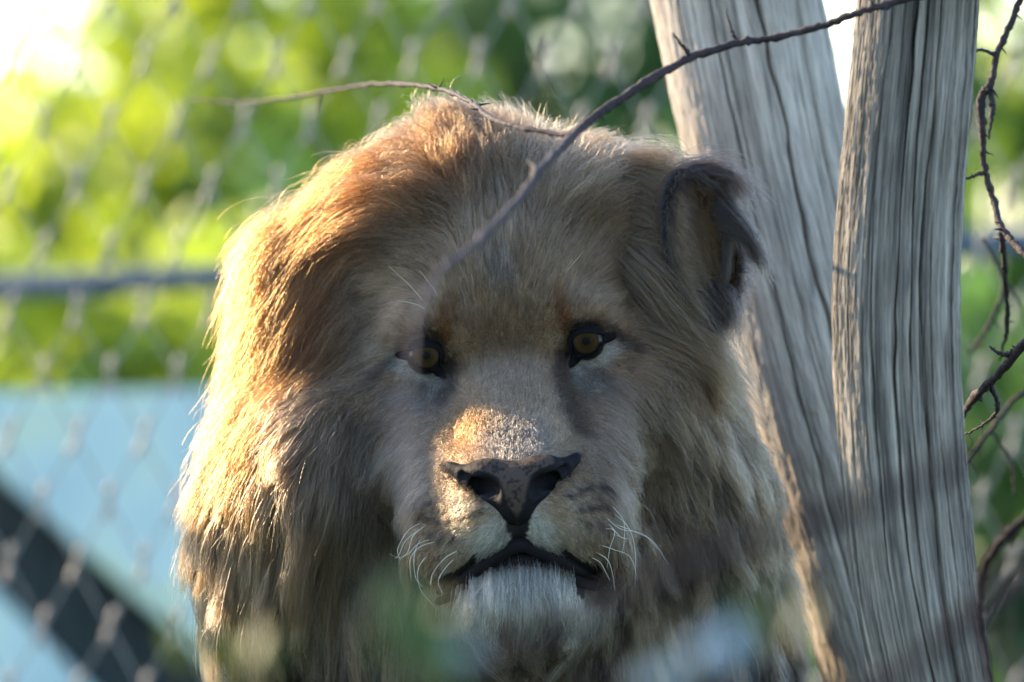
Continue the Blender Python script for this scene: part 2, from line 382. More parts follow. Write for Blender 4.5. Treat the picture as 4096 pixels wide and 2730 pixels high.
def log(name, label, edges, y, zlo, zhi, mat, cracks, seed, nA=640, nL=460, extend_lo=0.12, extend_hi=-.1):
    """edges: (py, left px, right px) rows traced from top to bottom"""
    e = np.array(edges, float)
    s = (D + y) * KPX / D
    z = HC + (1365 - e[:, 0]) * s
    cx = ((e[:, 1] + e[:, 2]) / 2 - 2048) * s; rad = (e[:, 2] - e[:, 1]) / 2 * s
    o = np.argsort(z); z, cx, rad = z[o], cx[o], rad[o]
    zz = np.concatenate([np.linspace(zlo, z[0] - .02, 60), np.linspace(z[0], z[-1], nL), np.linspace(z[-1] + .02, zhi, 40)])
    sl0 = (cx[1] - cx[0]) / (z[1] - z[0]); sl1 = (cx[-1] - cx[-2]) / (z[-1] - z[-2])
    def ev(arr, zq, l0, l1):
        q = np.interp(zq, z, arr)
        for _ in range(0): pass
        q = np.where(zq < z[0], arr[0] + (zq - z[0]) * l0, q); q = np.where(zq > z[-1], arr[-1] + (zq - z[-1]) * l1, q)
        return q
    zu = np.linspace(zlo - .2, zhi + .2, 1500); k = np.hanning(121); k /= k.sum()
    C = np.interp(zz, zu[60:-60], np.convolve(ev(cx, zu, sl0, sl1), k, 'valid')); R = np.interp(zz, zu[60:-60], np.convolve(ev(rad, zu, 0, 0), k, 'valid'))
    nF = int(nA * .86)
    a = np.concatenate([np.linspace(-1.85, 1.85, nF), np.linspace(1.85, 2 * math.pi - 1.85, nA - nF + 2)[1:-1]])   # finer on the side that shows; angle 0 = toward the camera, positive = to the right
    A, Z = np.meshgrid(a, zz)
    RR = np.repeat(R[:, None], nA, 1)
    disp = 0.0012 * (vnoise(A / (2 * math.pi) * 9, Z * 5, seed, 9) - .5) * 2
    disp += 0.0004 * (vnoise(A / (2 * math.pi) * 48, Z * 40, seed + 1, 48) - .5) * 2
    disp += 0.0005 * (vnoise(A / (2 * math.pi) * 150, Z * 60, seed + 2, 150) - .5) * 2 + 0.0004 * (vnoise(A / (2 * math.pi) * 250, Z * 160, seed + 3, 250) - .5) * 2
    for (ang, z0, z1, dep, wid, wob) in cracks:
        cen = math.radians(ang) + wob * (vnoise(np.zeros_like(Z) + ang * .37, Z * 9, seed + 5) - .5) + wob * .35 * (vnoise(np.zeros_like(Z) + ang * .77, Z * 40, seed + 6) - .5)
        dd = (A - cen + math.pi) % (2 * math.pi) - math.pi
        env = np.clip((Z - z0) / .05, 0, 1) * np.clip((z1 - Z) / .05, 0, 1)
        w = wid * (.35 + .9 * vnoise(np.zeros_like(Z) + ang, Z * 7, seed + 7))
        disp -= dep * env * np.exp(-(dd * RR / w) ** 2)
    r = RR + disp
    r[0] = r[-1] = 1e-5; zz = zz.copy(); zz[0] = zz[1] - .001; zz[-1] = zz[-2] + .001; Z = np.repeat(zz[:, None], nA, 1)
    X = C[:, None] + r * np.sin(A); YY = -r * np.cos(A)
    x0, z0 = C[0], zz[0]
    V = np.stack([X - x0, YY, Z], -1).reshape(-1, 3)
    n = len(zz)
    i = np.arange(n - 1)[:, None]; j = np.arange(nA)[None]; j2 = (j + 1) % nA
    F = np.stack([i * nA + j, i * nA + j2, (i + 1) * nA + j2, (i + 1) * nA + j], -1).reshape(-1, 4)
    me = mesh_from(name, V, F, mat)
    uv = np.stack([A / (2 * math.pi) * 1.0, Z, 0 * Z], -1).reshape(-1, 3).astype(np.float32)
    # keep the seam at the back: use cos/sin so the grain is continuous
    uv = np.stack([A * .16 + .5, Z, np.cos(A) * .5], -1).reshape(-1, 3).astype(np.float32)
    at_ = me.attributes.new('grain_uv', 'FLOAT_VECTOR', 'POINT'); at_.data.foreach_set('vector', uv.ravel())
    o = link(name, me, None, (x0, y, 0)); tag(o, label, 'log')
    return o

def short_cracks(n, seed):
    r = random.Random(seed)
    out = []
    for _ in range(n):
        z0 = r.uniform(.7, 1.4)
        out.append((r.uniform(-95, 95), z0, z0 + r.uniform(.05, .28), r.uniform(.001, .004), r.uniform(.0004, .0008), r.uniform(.02, .06)))
    return out
cr_r = [(-27, .3, 1.7, .010, .0008, .08), (-4, .2, 1.8, .009, .0008, .10), (21, .2, 1.8, .012, .0010, .10), (57, .3, 1.8, .008, .0007, .06), (-52, .4, 1.12, .007, .0007, .08), (9, 1.0, 1.7, .007, .0007, .10), (38, .3, 1.0, .007, .0007, .08), (120, .2, 1.8, .008, .002, .1), (180, .2, 1.8, .008, .002, .1), (-120, .2, 1.8, .008, .002, .1)] + short_cracks(80, 4)
log('weathered_log', 'crooked grey log with deep lengthwise cracks, in front of the paler log',
    [(-60, 3437, 3918), (0, 3430, 3916), (400, 3392, 3890), (700, 3355, 3858), (1000, 3335, 3842), (1300, 3326, 3835), (1600, 3336, 3842), (1900, 3360, 3868), (2150, 3382, 3895), (2350, 3408, 3915), (2550, 3446, 3940), (2800, 3505, 3990)], -.22, -.1, 1.72, m_log1, cr_r, 21)
cr_l = [(-22, .8, 1.8, .007, .0010, .10), (12, .2, 1.8, .010, .0013, .14), (40, .6, 1.35, .007, .0009, .08), (150, .2, 1.8, .008, .002, .1), (-130, .2, 1.8, .008, .002, .1)] + short_cracks(60, 6)
log('weathered_log', 'paler leaning log behind the lion\'s ear and the cracked log',
    [(-60, 2588, 3282), (0, 2602, 3292), (500, 2700, 3385), (1000, 2815, 3495), (1500, 2945, 3620), (2000, 3085, 3760), (2500, 3225, 3900), (2800, 3310, 3985)], 0.36, -.1, 1.75, m_log2, cr_l, 31)

# ------------------------------------------------------------------ the lion: signed distance field in head units
# head units are photo pixels at the lion's plane: u right, v up, d toward the camera, origin between the eyes
ROLL = math.radians(4.0)
EX, EY = 2022.0, 1392.0
cR, sR = math.cos(ROLL), math.sin(ROLL)
def loc2world(q):
    q = np.asarray(q, float)
    x = EX + q[..., 0] * cR - q[..., 1] * sR
    yimg = EY - (q[..., 0] * sR + q[..., 1] * cR)
    return np.stack([(x - 2048) * KPX, -q[..., 2] * KPX, HC + (1365 - yimg) * KPX], -1)
def world2loc(p):
    x = p[..., 0] / KPX + 2048 - EX; yy = (p[..., 2] - HC) / KPX - 1365 + EY
    return np.stack([x * cR + yy * sR, -x * sR + yy * cR, -p[..., 1] / KPX], -1)
def img2loc(px, py, d):
    x = px - EX; yy = -(py - EY)
    return (x * cR + yy * sR, -x * sR + yy * cR, d)

PR = []
def E(c, r, k=60, op=0): PR.append(('e', np.array(c, np.float32), np.array(r, np.float32), None, k, op))
def Cc(a, b, ra, rb, k=60, op=0): PR.append(('c', np.array(a, np.float32), np.array(b, np.float32), (ra, rb), k, op))
def E2(c, r, k=60, op=0):
    E(c, r, k, op); E((-c[0], c[1], c[2]), r, k, op)
def C2(a, b, ra, rb, k=60, op=0):
    Cc(a, b, ra, rb, k, op); Cc((-a[0], a[1], a[2]), (-b[0], b[1], b[2]), ra, rb, k, op)
def I(px, py, d): return img2loc(px, py, d)

# skull and face
E((0, 120, -640), (600, 560, 620))
E((0, 230, -330), (430, 330, 260), 120)
E2((420, -300, -420), (300, 400, 360), 140)
E2((262, 125, -150), (180, 105, 150), 80)                # brow
C2((75, -190, -110), (75, -600, 590), 165, 168, 70)       # nose bridge
C2((300, -330, -120), (235, -660, 380), 190, 190, 110)    # muzzle flanks
C2((100, -650, 660), (250, -760, 420), 128, 172, 40)      # lip pads
E((0, -975, 485), (245, 162, 225), 40)                   # chin
C2((60, -1010, 330), (370, -820, -350), 170, 230, 90)     # lower jaw
# mane volumes
E(I(1315, 1230, -740), (335, 430, 370), 130)
E(I(1255, 1570, -640), (335, 400, 360), 160)
E(I(1270, 1930, -280), (315, 370, 430), 240)
E(I(1150, 2150, -420), (335, 560, 380), 160)
E(I(1500, 2350, -380), (320, 560, 360), 140)
E(I(1880, 800, -720), (400, 320, 460), 160)
E(I(1600, 900, -620), (300, 260, 380), 140)
E(I(2350, 820, -640), (330, 230, 420), 140)
E(I(2560, 1020, -640), (190, 330, 330), 120)
E(I(2600, 1600, -520), (300, 480, 360), 150)
E(I(2750, 2050, -560), (310, 520, 360), 150)
E(I(2820, 2600, -650), (340, 560, 420), 150)
E(I(2050, 2750, -420), (800, 520, 420), 160)
E(I(2350, 2350, -400), (350, 500, 300), 140)
# neck, torso, legs
BODY0 = len(PR) + 3
E((-50, -900, -1500), (850, 1000, 950), 250)
E(I(2050, 3400, -1100), (900, 1100, 900), 250)
Cc(I(2000, 3400, -1500), I(1900, 5000, -3900), 1000, 950, 300)
E2((560, -4300, -4300), (480, 1000, 1000), 200)
C2((450, -2300, -900), (420, -3900, -700), 330, 210, 150)
C2((420, -3900, -700), (420, -5150, -720), 205, 165, 80)
E2((430, -5240, -560), (210, 115, 300), 70)
E2((650, -5200, -3400), (230, 140, 520), 90)
Cc((0, -4900, -5200), (700, -5200, -6600), 110, 80, 120)
# carve eye sockets and mouth
BODY1 = len(PR)
E2((322, 0, -52), (84, 76, 86), 18, 1)
MOUTH = [(0, -775, 800), (110, -830, 740), (215, -905, 640), (305, -955, 500), (380, -985, 360)]
for a_, b_ in zip(MOUTH[:-1], MOUTH[1:]):
    C2(a_, b_, 44 + 16 * (a_[0] > 150), 44 + 20 * (b_[0] > 150), 16, 1)
E2((135, -520, 760), (70, 46, 150), 12, 1)
Cc((0, -660, 860), (0, -790, 830), 20, 26, 18, 1)          # philtrum groove

def sdf(q):
    """q (n,3) float32 head units -> distance"""
    q = np.asarray(q, np.float32)
    out = np.full(len(q), 1e6, np.float32)
    for typ, a, b, rr, k, op in PR:
        if typ == 'e':
            p = (q - a) / b
            k0 = np.sqrt((p * p).sum(1)); p /= b
            k1 = np.sqrt((p * p).sum(1)) + 1e-9
            dd = k0 * (k0 - 1) / k1
        else:
            ba = b - a; pa = q - a
            h = np.clip(pa @ ba / (ba @ ba), 0, 1)
            df = pa - h[:, None] * ba
            dd = np.sqrt((df * df).sum(1)) - (rr[0] + (rr[1] - rr[0]) * h)
        if op == 0:
            h = np.maximum(k - np.abs(out - dd), 0) / k
            out = np.minimum(out, dd) - h * h * k * .25
        else:
            dd = -dd
            h = np.maximum(k - np.abs(out - dd), 0) / k
            out = np.maximum(out, dd) + h * h * k * .25
    return out

def grad(q, e=6.0):
    g_ = np.zeros((len(q), 3), np.float32)
    for t_ in ((1, -1, -1), (-1, -1, 1), (-1, 1, -1), (1, 1, 1)):
        t_ = np.array(t_, np.float32)
        g_ += t_ * sdf(q + t_ * np.float32(e))[:, None]
    return g_ / (np.linalg.norm(g_, axis=1)[:, None] + 1e-9)

def axis_grid(lo, hi, flo, fhi, fine, coarse):
    a = [flo]
    st = fine
    left = []
    x = flo
    while x > lo:
        st = min(coarse, st * 1.18); x -= st; left.append(x)
    mid = list(np.arange(flo, fhi, fine))
    right = []; x = mid[-1]; st = fine
    while x < hi:
        st = min(coarse, st * 1.18); x += st; right.append(x)
    return np.array(left[::-1] + mid + right, np.float32)

def surface_nets(xs, ys, zs, fn):
    nx, ny, nz = len(xs), len(ys), len(zs)
    F = np.empty((nx, ny, nz), np.float32)
    YY, ZZ = np.meshgrid(ys, zs, indexing='ij')
    base = np.stack([np.zeros(YY.size), YY.ravel(), ZZ.ravel()], -1).astype(np.float32)
    for i, x in enumerate(xs):
        base[:, 0] = x
        F[i] = fn(base).reshape(ny, nz)
    ins = F < 0
    cnt = np.zeros((nx - 1, ny - 1, nz - 1), np.int8)
    for a in (0, 1):
        for b in (0, 1):
            for c in (0, 1):
                cnt += ins[a:nx - 1 + a, b:ny - 1 + b, c:nz - 1 + c]
    mix = (cnt > 0) & (cnt < 8)
    idx = np.full(mix.shape, -1, np.int32)
    ci, cj, ck = np.nonzero(mix)
    idx[ci, cj, ck] = np.arange(len(ci))
    S = np.zeros((len(ci), 3)); N = np.zeros(len(ci))
    ax = (xs, ys, zs); cell = (ci, cj, ck)
    for axis in range(3):
        o1, o2 = [q for q in range(3) if q != axis]
        for da in (0, 1):
            for db in (0, 1):
                i0 = [ci.copy(), cj.copy(), ck.copy()]
                i0[o1] = i0[o1] + da; i0[o2] = i0[o2] + db
                i1 = [q.copy() for q in i0]; i1[axis] = i1[axis] + 1
                f0, f1 = F[tuple(i0)], F[tuple(i1)]
                m = (f0 < 0) != (f1 < 0)
                t = np.where(m, f0 / np.where(m, f0 - f1, 1), 0)
                p0 = np.stack([ax[q][i0[q]] for q in range(3)], -1); p1 = np.stack([ax[q][i1[q]] for q in range(3)], -1)
                S += np.where(m[:, None], p0 + t[:, None] * (p1 - p0), 0); N += m
    V = S / N[:, None]
    Q = []
    for axis in range(3):
        sl0 = [slice(None)] * 3; sl1 = [slice(None)] * 3
        sl0[axis] = slice(0, -1); sl1[axis] = slice(1, None)
        ch = ins[tuple(sl0)] != ins[tuple(sl1)]
        e = np.nonzero(ch)
        o1, o2 = (axis + 1) % 3, (axis + 2) % 3
        dims = mix.shape
        ok = (e[o1] > 0) & (e[o2] > 0) & (e[o1] < dims[o1]) & (e[o2] < dims[o2])
        e = [q[ok] for q in e]
        def cid(da, db):
            w = [q.copy() for q in e]; w[o1] = w[o1] - da; w[o2] = w[o2] - db
            return idx[tuple(w)]
        quad = np.stack([cid(1, 1), cid(0, 1), cid(0, 0), cid(1, 0)], -1)
        flip = ~ins[tuple(e)]
        quad[flip] = quad[flip][:, ::-1]
        Q.append(quad)
    return V, np.vstack(Q)

xs = axis_grid(-1700, 1500, -640, 640, 16, 110)
ys = axis_grid(-5450, 1000, -1200, 420, 16, 130)
zs = axis_grid(-7000, 1050, -420, 880, 16, 130)
LV, LQ = surface_nets(xs, ys, zs, sdf)
LV = LV.astype(np.float32)
for _ in range(2):
    LV = LV - (sdf(LV) * 0.8)[:, None] * grad(LV)

# ---- coat colours, with shade painted in at the outer left: control points and painted marks in photo pixels
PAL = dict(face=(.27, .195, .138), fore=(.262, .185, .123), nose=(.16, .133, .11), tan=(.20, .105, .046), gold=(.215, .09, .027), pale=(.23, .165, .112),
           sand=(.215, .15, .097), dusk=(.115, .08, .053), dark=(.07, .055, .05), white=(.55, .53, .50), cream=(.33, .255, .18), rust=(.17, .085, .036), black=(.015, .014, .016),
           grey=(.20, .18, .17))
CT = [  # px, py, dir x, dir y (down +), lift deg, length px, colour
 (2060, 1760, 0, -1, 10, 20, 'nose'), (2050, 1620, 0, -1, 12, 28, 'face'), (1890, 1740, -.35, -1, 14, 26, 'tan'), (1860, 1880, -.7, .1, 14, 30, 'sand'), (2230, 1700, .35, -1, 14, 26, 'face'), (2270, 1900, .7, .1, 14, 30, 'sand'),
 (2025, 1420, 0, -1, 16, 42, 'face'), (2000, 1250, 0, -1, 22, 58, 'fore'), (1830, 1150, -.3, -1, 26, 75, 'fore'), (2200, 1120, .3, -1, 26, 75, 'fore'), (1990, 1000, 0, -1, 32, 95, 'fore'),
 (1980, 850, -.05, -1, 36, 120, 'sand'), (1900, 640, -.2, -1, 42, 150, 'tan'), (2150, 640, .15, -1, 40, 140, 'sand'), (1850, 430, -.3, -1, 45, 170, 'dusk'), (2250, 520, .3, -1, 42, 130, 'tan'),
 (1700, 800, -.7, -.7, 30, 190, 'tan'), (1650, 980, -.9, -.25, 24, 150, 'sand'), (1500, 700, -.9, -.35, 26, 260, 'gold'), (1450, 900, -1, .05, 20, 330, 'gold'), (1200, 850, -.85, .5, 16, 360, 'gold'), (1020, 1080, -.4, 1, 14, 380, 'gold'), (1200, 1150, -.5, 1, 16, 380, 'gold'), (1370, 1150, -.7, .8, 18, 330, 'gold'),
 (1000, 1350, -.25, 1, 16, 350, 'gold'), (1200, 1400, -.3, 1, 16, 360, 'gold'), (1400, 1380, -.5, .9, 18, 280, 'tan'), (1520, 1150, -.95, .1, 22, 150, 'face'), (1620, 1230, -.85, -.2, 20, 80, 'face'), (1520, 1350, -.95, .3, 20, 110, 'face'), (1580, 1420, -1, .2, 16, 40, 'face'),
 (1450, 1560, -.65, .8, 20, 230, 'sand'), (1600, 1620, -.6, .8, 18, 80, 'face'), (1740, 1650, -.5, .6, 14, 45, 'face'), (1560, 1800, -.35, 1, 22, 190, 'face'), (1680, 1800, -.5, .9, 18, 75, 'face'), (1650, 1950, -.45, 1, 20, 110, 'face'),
 (1350, 1700, -.45, 1, 18, 360, 'pale'), (1400, 1950, -.2, 1, 20, 420, 'pale'), (1100, 1650, -.55, 1, 16, 380, 'gold'), (950, 1750, -.6, 1, 18, 380, 'tan'), (850, 1950, -.45, 1, 20, 400, 'dusk'), (1100, 2000, -.3, 1, 18, 430, 'sand'), (780, 2250, -.15, 1, 18, 430, 'dusk'), (1050, 2350, -.15, 1, 18, 420, 'pale'), (1300, 2300, -.1, 1, 20, 420, 'pale'), (1550, 2150, -.1, 1, 22, 330, 'sand'), (1600, 2400, 0, 1, 22, 380, 'sand'), (1400, 2620, 0, 1, 20, 380, 'dark'), (850, 2600, -.1, 1, 20, 420, 'dusk'), (1150, 2600, 0, 1, 20, 300, 'dark'),  # dusk and tan along the outer left paint that edge's shade into the coat
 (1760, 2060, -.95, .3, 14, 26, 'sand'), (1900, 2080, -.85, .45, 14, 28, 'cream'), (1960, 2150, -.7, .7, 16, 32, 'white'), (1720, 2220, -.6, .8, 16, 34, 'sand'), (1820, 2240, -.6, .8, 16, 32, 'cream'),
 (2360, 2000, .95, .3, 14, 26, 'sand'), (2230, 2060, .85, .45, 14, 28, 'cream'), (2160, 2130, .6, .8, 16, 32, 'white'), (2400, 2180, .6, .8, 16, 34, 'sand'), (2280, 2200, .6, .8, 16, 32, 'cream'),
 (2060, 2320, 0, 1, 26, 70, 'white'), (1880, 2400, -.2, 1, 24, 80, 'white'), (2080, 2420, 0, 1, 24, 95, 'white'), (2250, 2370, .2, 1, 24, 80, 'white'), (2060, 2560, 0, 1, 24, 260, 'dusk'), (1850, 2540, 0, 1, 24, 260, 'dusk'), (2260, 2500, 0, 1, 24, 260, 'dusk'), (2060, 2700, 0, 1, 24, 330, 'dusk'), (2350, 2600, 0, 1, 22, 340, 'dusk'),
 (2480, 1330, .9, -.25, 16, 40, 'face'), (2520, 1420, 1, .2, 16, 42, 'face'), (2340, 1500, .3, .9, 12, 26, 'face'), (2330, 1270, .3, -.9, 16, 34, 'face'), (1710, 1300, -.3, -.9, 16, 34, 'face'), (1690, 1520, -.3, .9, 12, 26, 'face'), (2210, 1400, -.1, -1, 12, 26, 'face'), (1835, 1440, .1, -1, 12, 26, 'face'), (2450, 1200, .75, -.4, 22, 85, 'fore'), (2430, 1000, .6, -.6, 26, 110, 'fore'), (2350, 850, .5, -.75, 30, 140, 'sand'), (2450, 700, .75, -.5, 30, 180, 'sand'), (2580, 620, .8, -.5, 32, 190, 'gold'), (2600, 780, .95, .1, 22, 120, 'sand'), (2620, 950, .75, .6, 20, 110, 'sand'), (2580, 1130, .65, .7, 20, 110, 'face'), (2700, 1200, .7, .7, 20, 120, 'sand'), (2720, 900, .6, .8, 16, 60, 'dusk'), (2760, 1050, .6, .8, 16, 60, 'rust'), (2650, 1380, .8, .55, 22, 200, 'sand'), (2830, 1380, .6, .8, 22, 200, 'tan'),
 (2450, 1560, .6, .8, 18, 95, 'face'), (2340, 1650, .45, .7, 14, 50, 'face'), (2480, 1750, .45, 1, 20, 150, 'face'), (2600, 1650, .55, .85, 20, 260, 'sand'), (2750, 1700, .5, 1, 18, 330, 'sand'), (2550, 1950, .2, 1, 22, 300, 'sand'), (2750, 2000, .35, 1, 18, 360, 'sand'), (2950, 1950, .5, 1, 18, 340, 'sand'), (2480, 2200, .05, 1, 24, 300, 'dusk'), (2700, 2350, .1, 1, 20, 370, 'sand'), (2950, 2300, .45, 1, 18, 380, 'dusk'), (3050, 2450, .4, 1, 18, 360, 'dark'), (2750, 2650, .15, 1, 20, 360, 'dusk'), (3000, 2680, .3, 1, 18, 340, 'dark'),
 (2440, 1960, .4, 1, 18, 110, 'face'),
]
CX = np.array([c[0] for c in CT], np.float32); CYs = np.array([c[1] for c in CT], np.float32)
CA = np.array([[c[2] / math.hypot(c[2], c[3]), c[3] / math.hypot(c[2], c[3]), c[4], c[5], *PAL[c[6]]] for c in CT], np.float32)
GX = np.arange(200, 3801, 20, dtype=np.float32); GY = np.arange(0, 3401, 20, dtype=np.float32)
gx, gy = np.meshgrid(GX, GY)
w = 1.0 / ((gx[..., None] - CX) ** 2 + (gy[..., None] - CYs) ** 2 + 45.0 ** 2) ** 2.2
w /= w.sum(-1, keepdims=True)
GMAP = w @ CA
def groom(px, py):
    fx = np.clip((px - GX[0]) / 20, 0, len(GX) - 1.001); fy = np.clip((py - GY[0]) / 20, 0, len(GY) - 1.001)
    ix, iy = fx.astype(int), fy.astype(int); fx = (fx - ix)[:, None]; fy = (fy - iy)[:, None]
    return (GMAP[iy, ix] * (1 - fx) + GMAP[iy, ix + 1] * fx) * (1 - fy) + (GMAP[iy + 1, ix] * (1 - fx) + GMAP[iy + 1, ix + 1] * fx) * fy

MARKS = [  # polyline, radius, softness, colour, strength
 ([(2215, 1360), (2222, 1400), (2228, 1455)], 18, 16, 'cream', .9), ([(1815, 1420), (1825, 1470), (1832, 1510)], 16, 16, 'pale', .8),
 ([(2440, 1385), (2400, 1425), (2330, 1452), (2296, 1490), (2292, 1525)], 24, 12, 'white', .8), ([(1600, 1440), (1650, 1475), (1720, 1500), (1765, 1535)], 23, 14, 'white', .75),
 ([(2250, 1420), (2240, 1480), (2232, 1560), (2262, 1640), (2300, 1720)], 15, 14, 'dark', .9), ([(1800, 1460), (1806, 1540), (1795, 1600)], 15, 14, 'dark', .85),
 ([(2330, 1530), (2370, 1510)], 30, 35, 'grey', .8), ([(1650, 1560), (1720, 1590)], 30, 40, 'grey', .8),
 ([(2440, 1345), (2510, 1378), (2540, 1400)], 9, 14, 'dark', .85), ([(1590, 1430), (1555, 1465), (1530, 1490)], 9, 14, 'dark', .8),
 ([(2215, 1200), (2250, 1245), (2264, 1310)], 20, 11, 'rust', .85), ([(1810, 1240), (1770, 1290), (1778, 1345)], 26, 12, 'rust', .8), ([(2275, 1190), (2310, 1250)], 12, 20, 'pale', .5), ([(1730, 1230), (1720, 1300)], 12, 20, 'pale', .5),
 ([(1985, 1085), (2010, 1120)], 24, 45, 'grey', .7), ([(1930, 600), (1960, 760)], 30, 60, 'dusk', .6),
 ([(2060, 1800), (2120, 1780), (1990, 1790)], 35, 50, 'grey', .6), ([(2250, 1540), (2290, 1650), (2310, 1720)], 10, 26, 'dusk', .7),
 ([(1700, 1990), (1745, 1995)], 10, 10, 'dark', .8), ([(1805, 1988), (1838, 1996)], 9, 9, 'dark', .8), ([(1665, 1900), (1655, 1950), (1690, 2000)], 5, 14, 'dark', .5),
 ([(2395, 2205), (2400, 2260)], 5, 12, 'pale', .6), ([(2595, 1010), (2680, 1050)], 20, 40, 'dark', .8), ([(2700, 1090), (2760, 1180)], 20, 40, 'rust', .7),
 ([(1600, 850), (1540, 960)], 10, 60, 'rust', .5), ([(1930, 2245), (2060, 2225), (2200, 2250), (2290, 2300)], 8, 26, 'dark', .75), ([(1800, 2400), (1860, 2310)], 8, 26, 'dark', .6),
 ([(2010, 2120), (2050, 2140)], 5, 12, 'dark', .6), ([(1860, 1935), (1940, 1985), (2010, 2030)], 6, 24, 'dusk', .75), ([(2240, 1900), (2180, 1960), (2110, 2020)], 6, 24, 'dusk', .75),
]
MARKS += [([(1880, 1900), (1845, 1890), (1812, 1862)], 14, 7, 'black', 1), ([(2205, 1890), (2250, 1872), (2280, 1826)], 14, 7, 'black', 1), ([(1860, 1915), (1950, 1985)], 12, 14, 'black', .9), ([(2230, 1890), (2130, 1985)], 12, 14, 'black', .9)]
MARKS += [([(2270, 1310), (2345, 1285), (2420, 1318), (2470, 1352)], 5, 13, 'dark', .8), ([(1625, 1400), (1650, 1345), (1705, 1325), (1770, 1360)], 5, 13, 'dark', .8)]
dots = [(1700, 2062), (1735, 2072), (1762, 2088), (1806, 2078), (1852, 2066), (1890, 2058), (1925, 2046), (1735, 2130), (1770, 2150), (1820, 2150),
        (2262, 1978), (2293, 1958), (2325, 1946), (2372, 1936), (2403, 1925), (2298, 2037), (2340, 2030), (2368, 2022), (2402, 2013), (2330, 2090), (2380, 2085)]
for d_ in dots: MARKS.append(([d_, (d_[0] + 8, d_[1] - 2)], 6, 7, 'black', .9))

def seg_dist(px, py, poly):
    best = np.full(len(px), 1e9, np.float32)
    for (x0, y0), (x1, y1) in zip(poly[:-1], poly[1:]):
        dx, dy = x1 - x0, y1 - y0
        t = np.clip(((px - x0) * dx + (py - y0) * dy) / (dx * dx + dy * dy), 0, 1)
        best = np.minimum(best, np.hypot(px - x0 - t * dx, py - y0 - t * dy))
    return best

def coat_color(px, py, base):
    c = base.copy()
    for poly, r_, s_, col, st in MARKS:
        xs_ = [q[0] for q in poly]; ys_ = [q[1] for q in poly]; m_ = r_ + s_ * 2.5
        k = np.nonzero((px > min(xs_) - m_) & (px < max(xs_) + m_) & (py > min(ys_) - m_) & (py < max(ys_) + m_))[0]
        if len(k) == 0: continue
        dd = seg_dist(px[k], py[k], poly)
        a_ = st * np.exp(-(np.maximum(dd - r_, 0) / s_) ** 2)[:, None]
        c[k] = c[k] * (1 - a_) + np.array(PAL[col]) * a_
    return c

# eye openings and nose/mouth masks in head units
EYES = [(-322.0, -8.0, -1), (324.0, 4.0, 1)]
def lid_radius(a, outer):
    """radius of the lid ring; a = 0 toward the outer corner, pi = toward the nose, pi/2 up"""
    inner = 59 - 32 * np.sin(a) * (np.sin(a) > 0) - 3 * (np.sin(a) < 0)
    inner = inner + 24 * np.exp(-((np.angle(np.exp(1j * (a - .15)))) / .38) ** 2) + 16 * np.exp(-((np.angle(np.exp(1j * (a - math.pi - .75)))) / .35) ** 2)
    if not outer: return inner
    o_ = 70 + 54 * np.exp(-((np.angle(np.exp(1j * (a - .08)))) / .22) ** 2) + 62 * np.exp(-((np.angle(np.exp(1j * (a - math.pi - .95)))) / .24) ** 2) + 5 * np.sin(a)
    return o_

def bare_mask(q):
    """True where the skin is bare: lids, nose, lips"""
    u, v, d = q[:, 0], q[:, 1], q[:, 2]
    m = np.zeros(len(q), bool)
    for eu, ev_, sd in EYES:
        a = np.arctan2(v - ev_, (u - eu) * sd)
        m |= (np.hypot(u - eu, v - ev_) < np.minimum(lid_radius(a, True) * .86, 58 + 36 * (np.abs(np.sin(a)) < .45) + 60 * (v < ev_ - 40) * ((u - eu) * sd < -20))) & (d > -260)
    au = np.abs(u)
    top = np.interp(au, [0, 60, 130, 190, 235, 262], [-478, -466, -446, -464, -450, -480])
    bot = np.interp(au, [0, 25, 60, 130, 200, 245], [-800, -780, -640, -575, -520, -470])
    m |= (d > 300) & (v < top) & (v > bot) & (au < 250)
    for a_, b_ in zip(MOUTH[:-1], MOUTH[1:]):
        a_ = np.array(a_); b_ = np.array(b_)
        qq = q.copy(); qq[:, 0] = au
        t = np.clip(((qq - a_) @ (b_ - a_)) / ((b_ - a_) @ (b_ - a_)), 0, 1)
        m |= np.linalg.norm(qq - a_ - t[:, None] * (b_ - a_), axis=1) < np.where(au > 150, 78, 60)
    return m

lion = link('lion', None, None, tuple(P(2000, 2000, 0.35) - Vector((0, 0, P(2000, 2000, .35).z))))
tag(lion, 'large male lion with a thick tawny mane staring ahead, one ear showing', 'lion')
LB = np.array(lion.location)
WV = loc2world(LV)
px, py = project(WV)
gm = groom(px, py)
skin = coat_color(px, py, gm[:, 4:7]) * .8
bare = bare_mask(LV)
skin[bare] = np.array((.012, .011, .013))
m_skin, n_, l_, b_ = new_mat('lion_skin', 0.7, spec=0.25)
at_ = n_.new('ShaderNodeAttribute'); at_.attribute_name = 'coat'; l_.new(at_.outputs['Color'], b_.inputs['Base Color'])
tris = np.vstack([LQ[:, [0, 1, 2]], LQ[:, [0, 2, 3]]])
body_me = mesh_from('body', WV - LB, LQ, m_skin)
set_color(body_me, 'coat', skin)
link('body', body_me, lion)

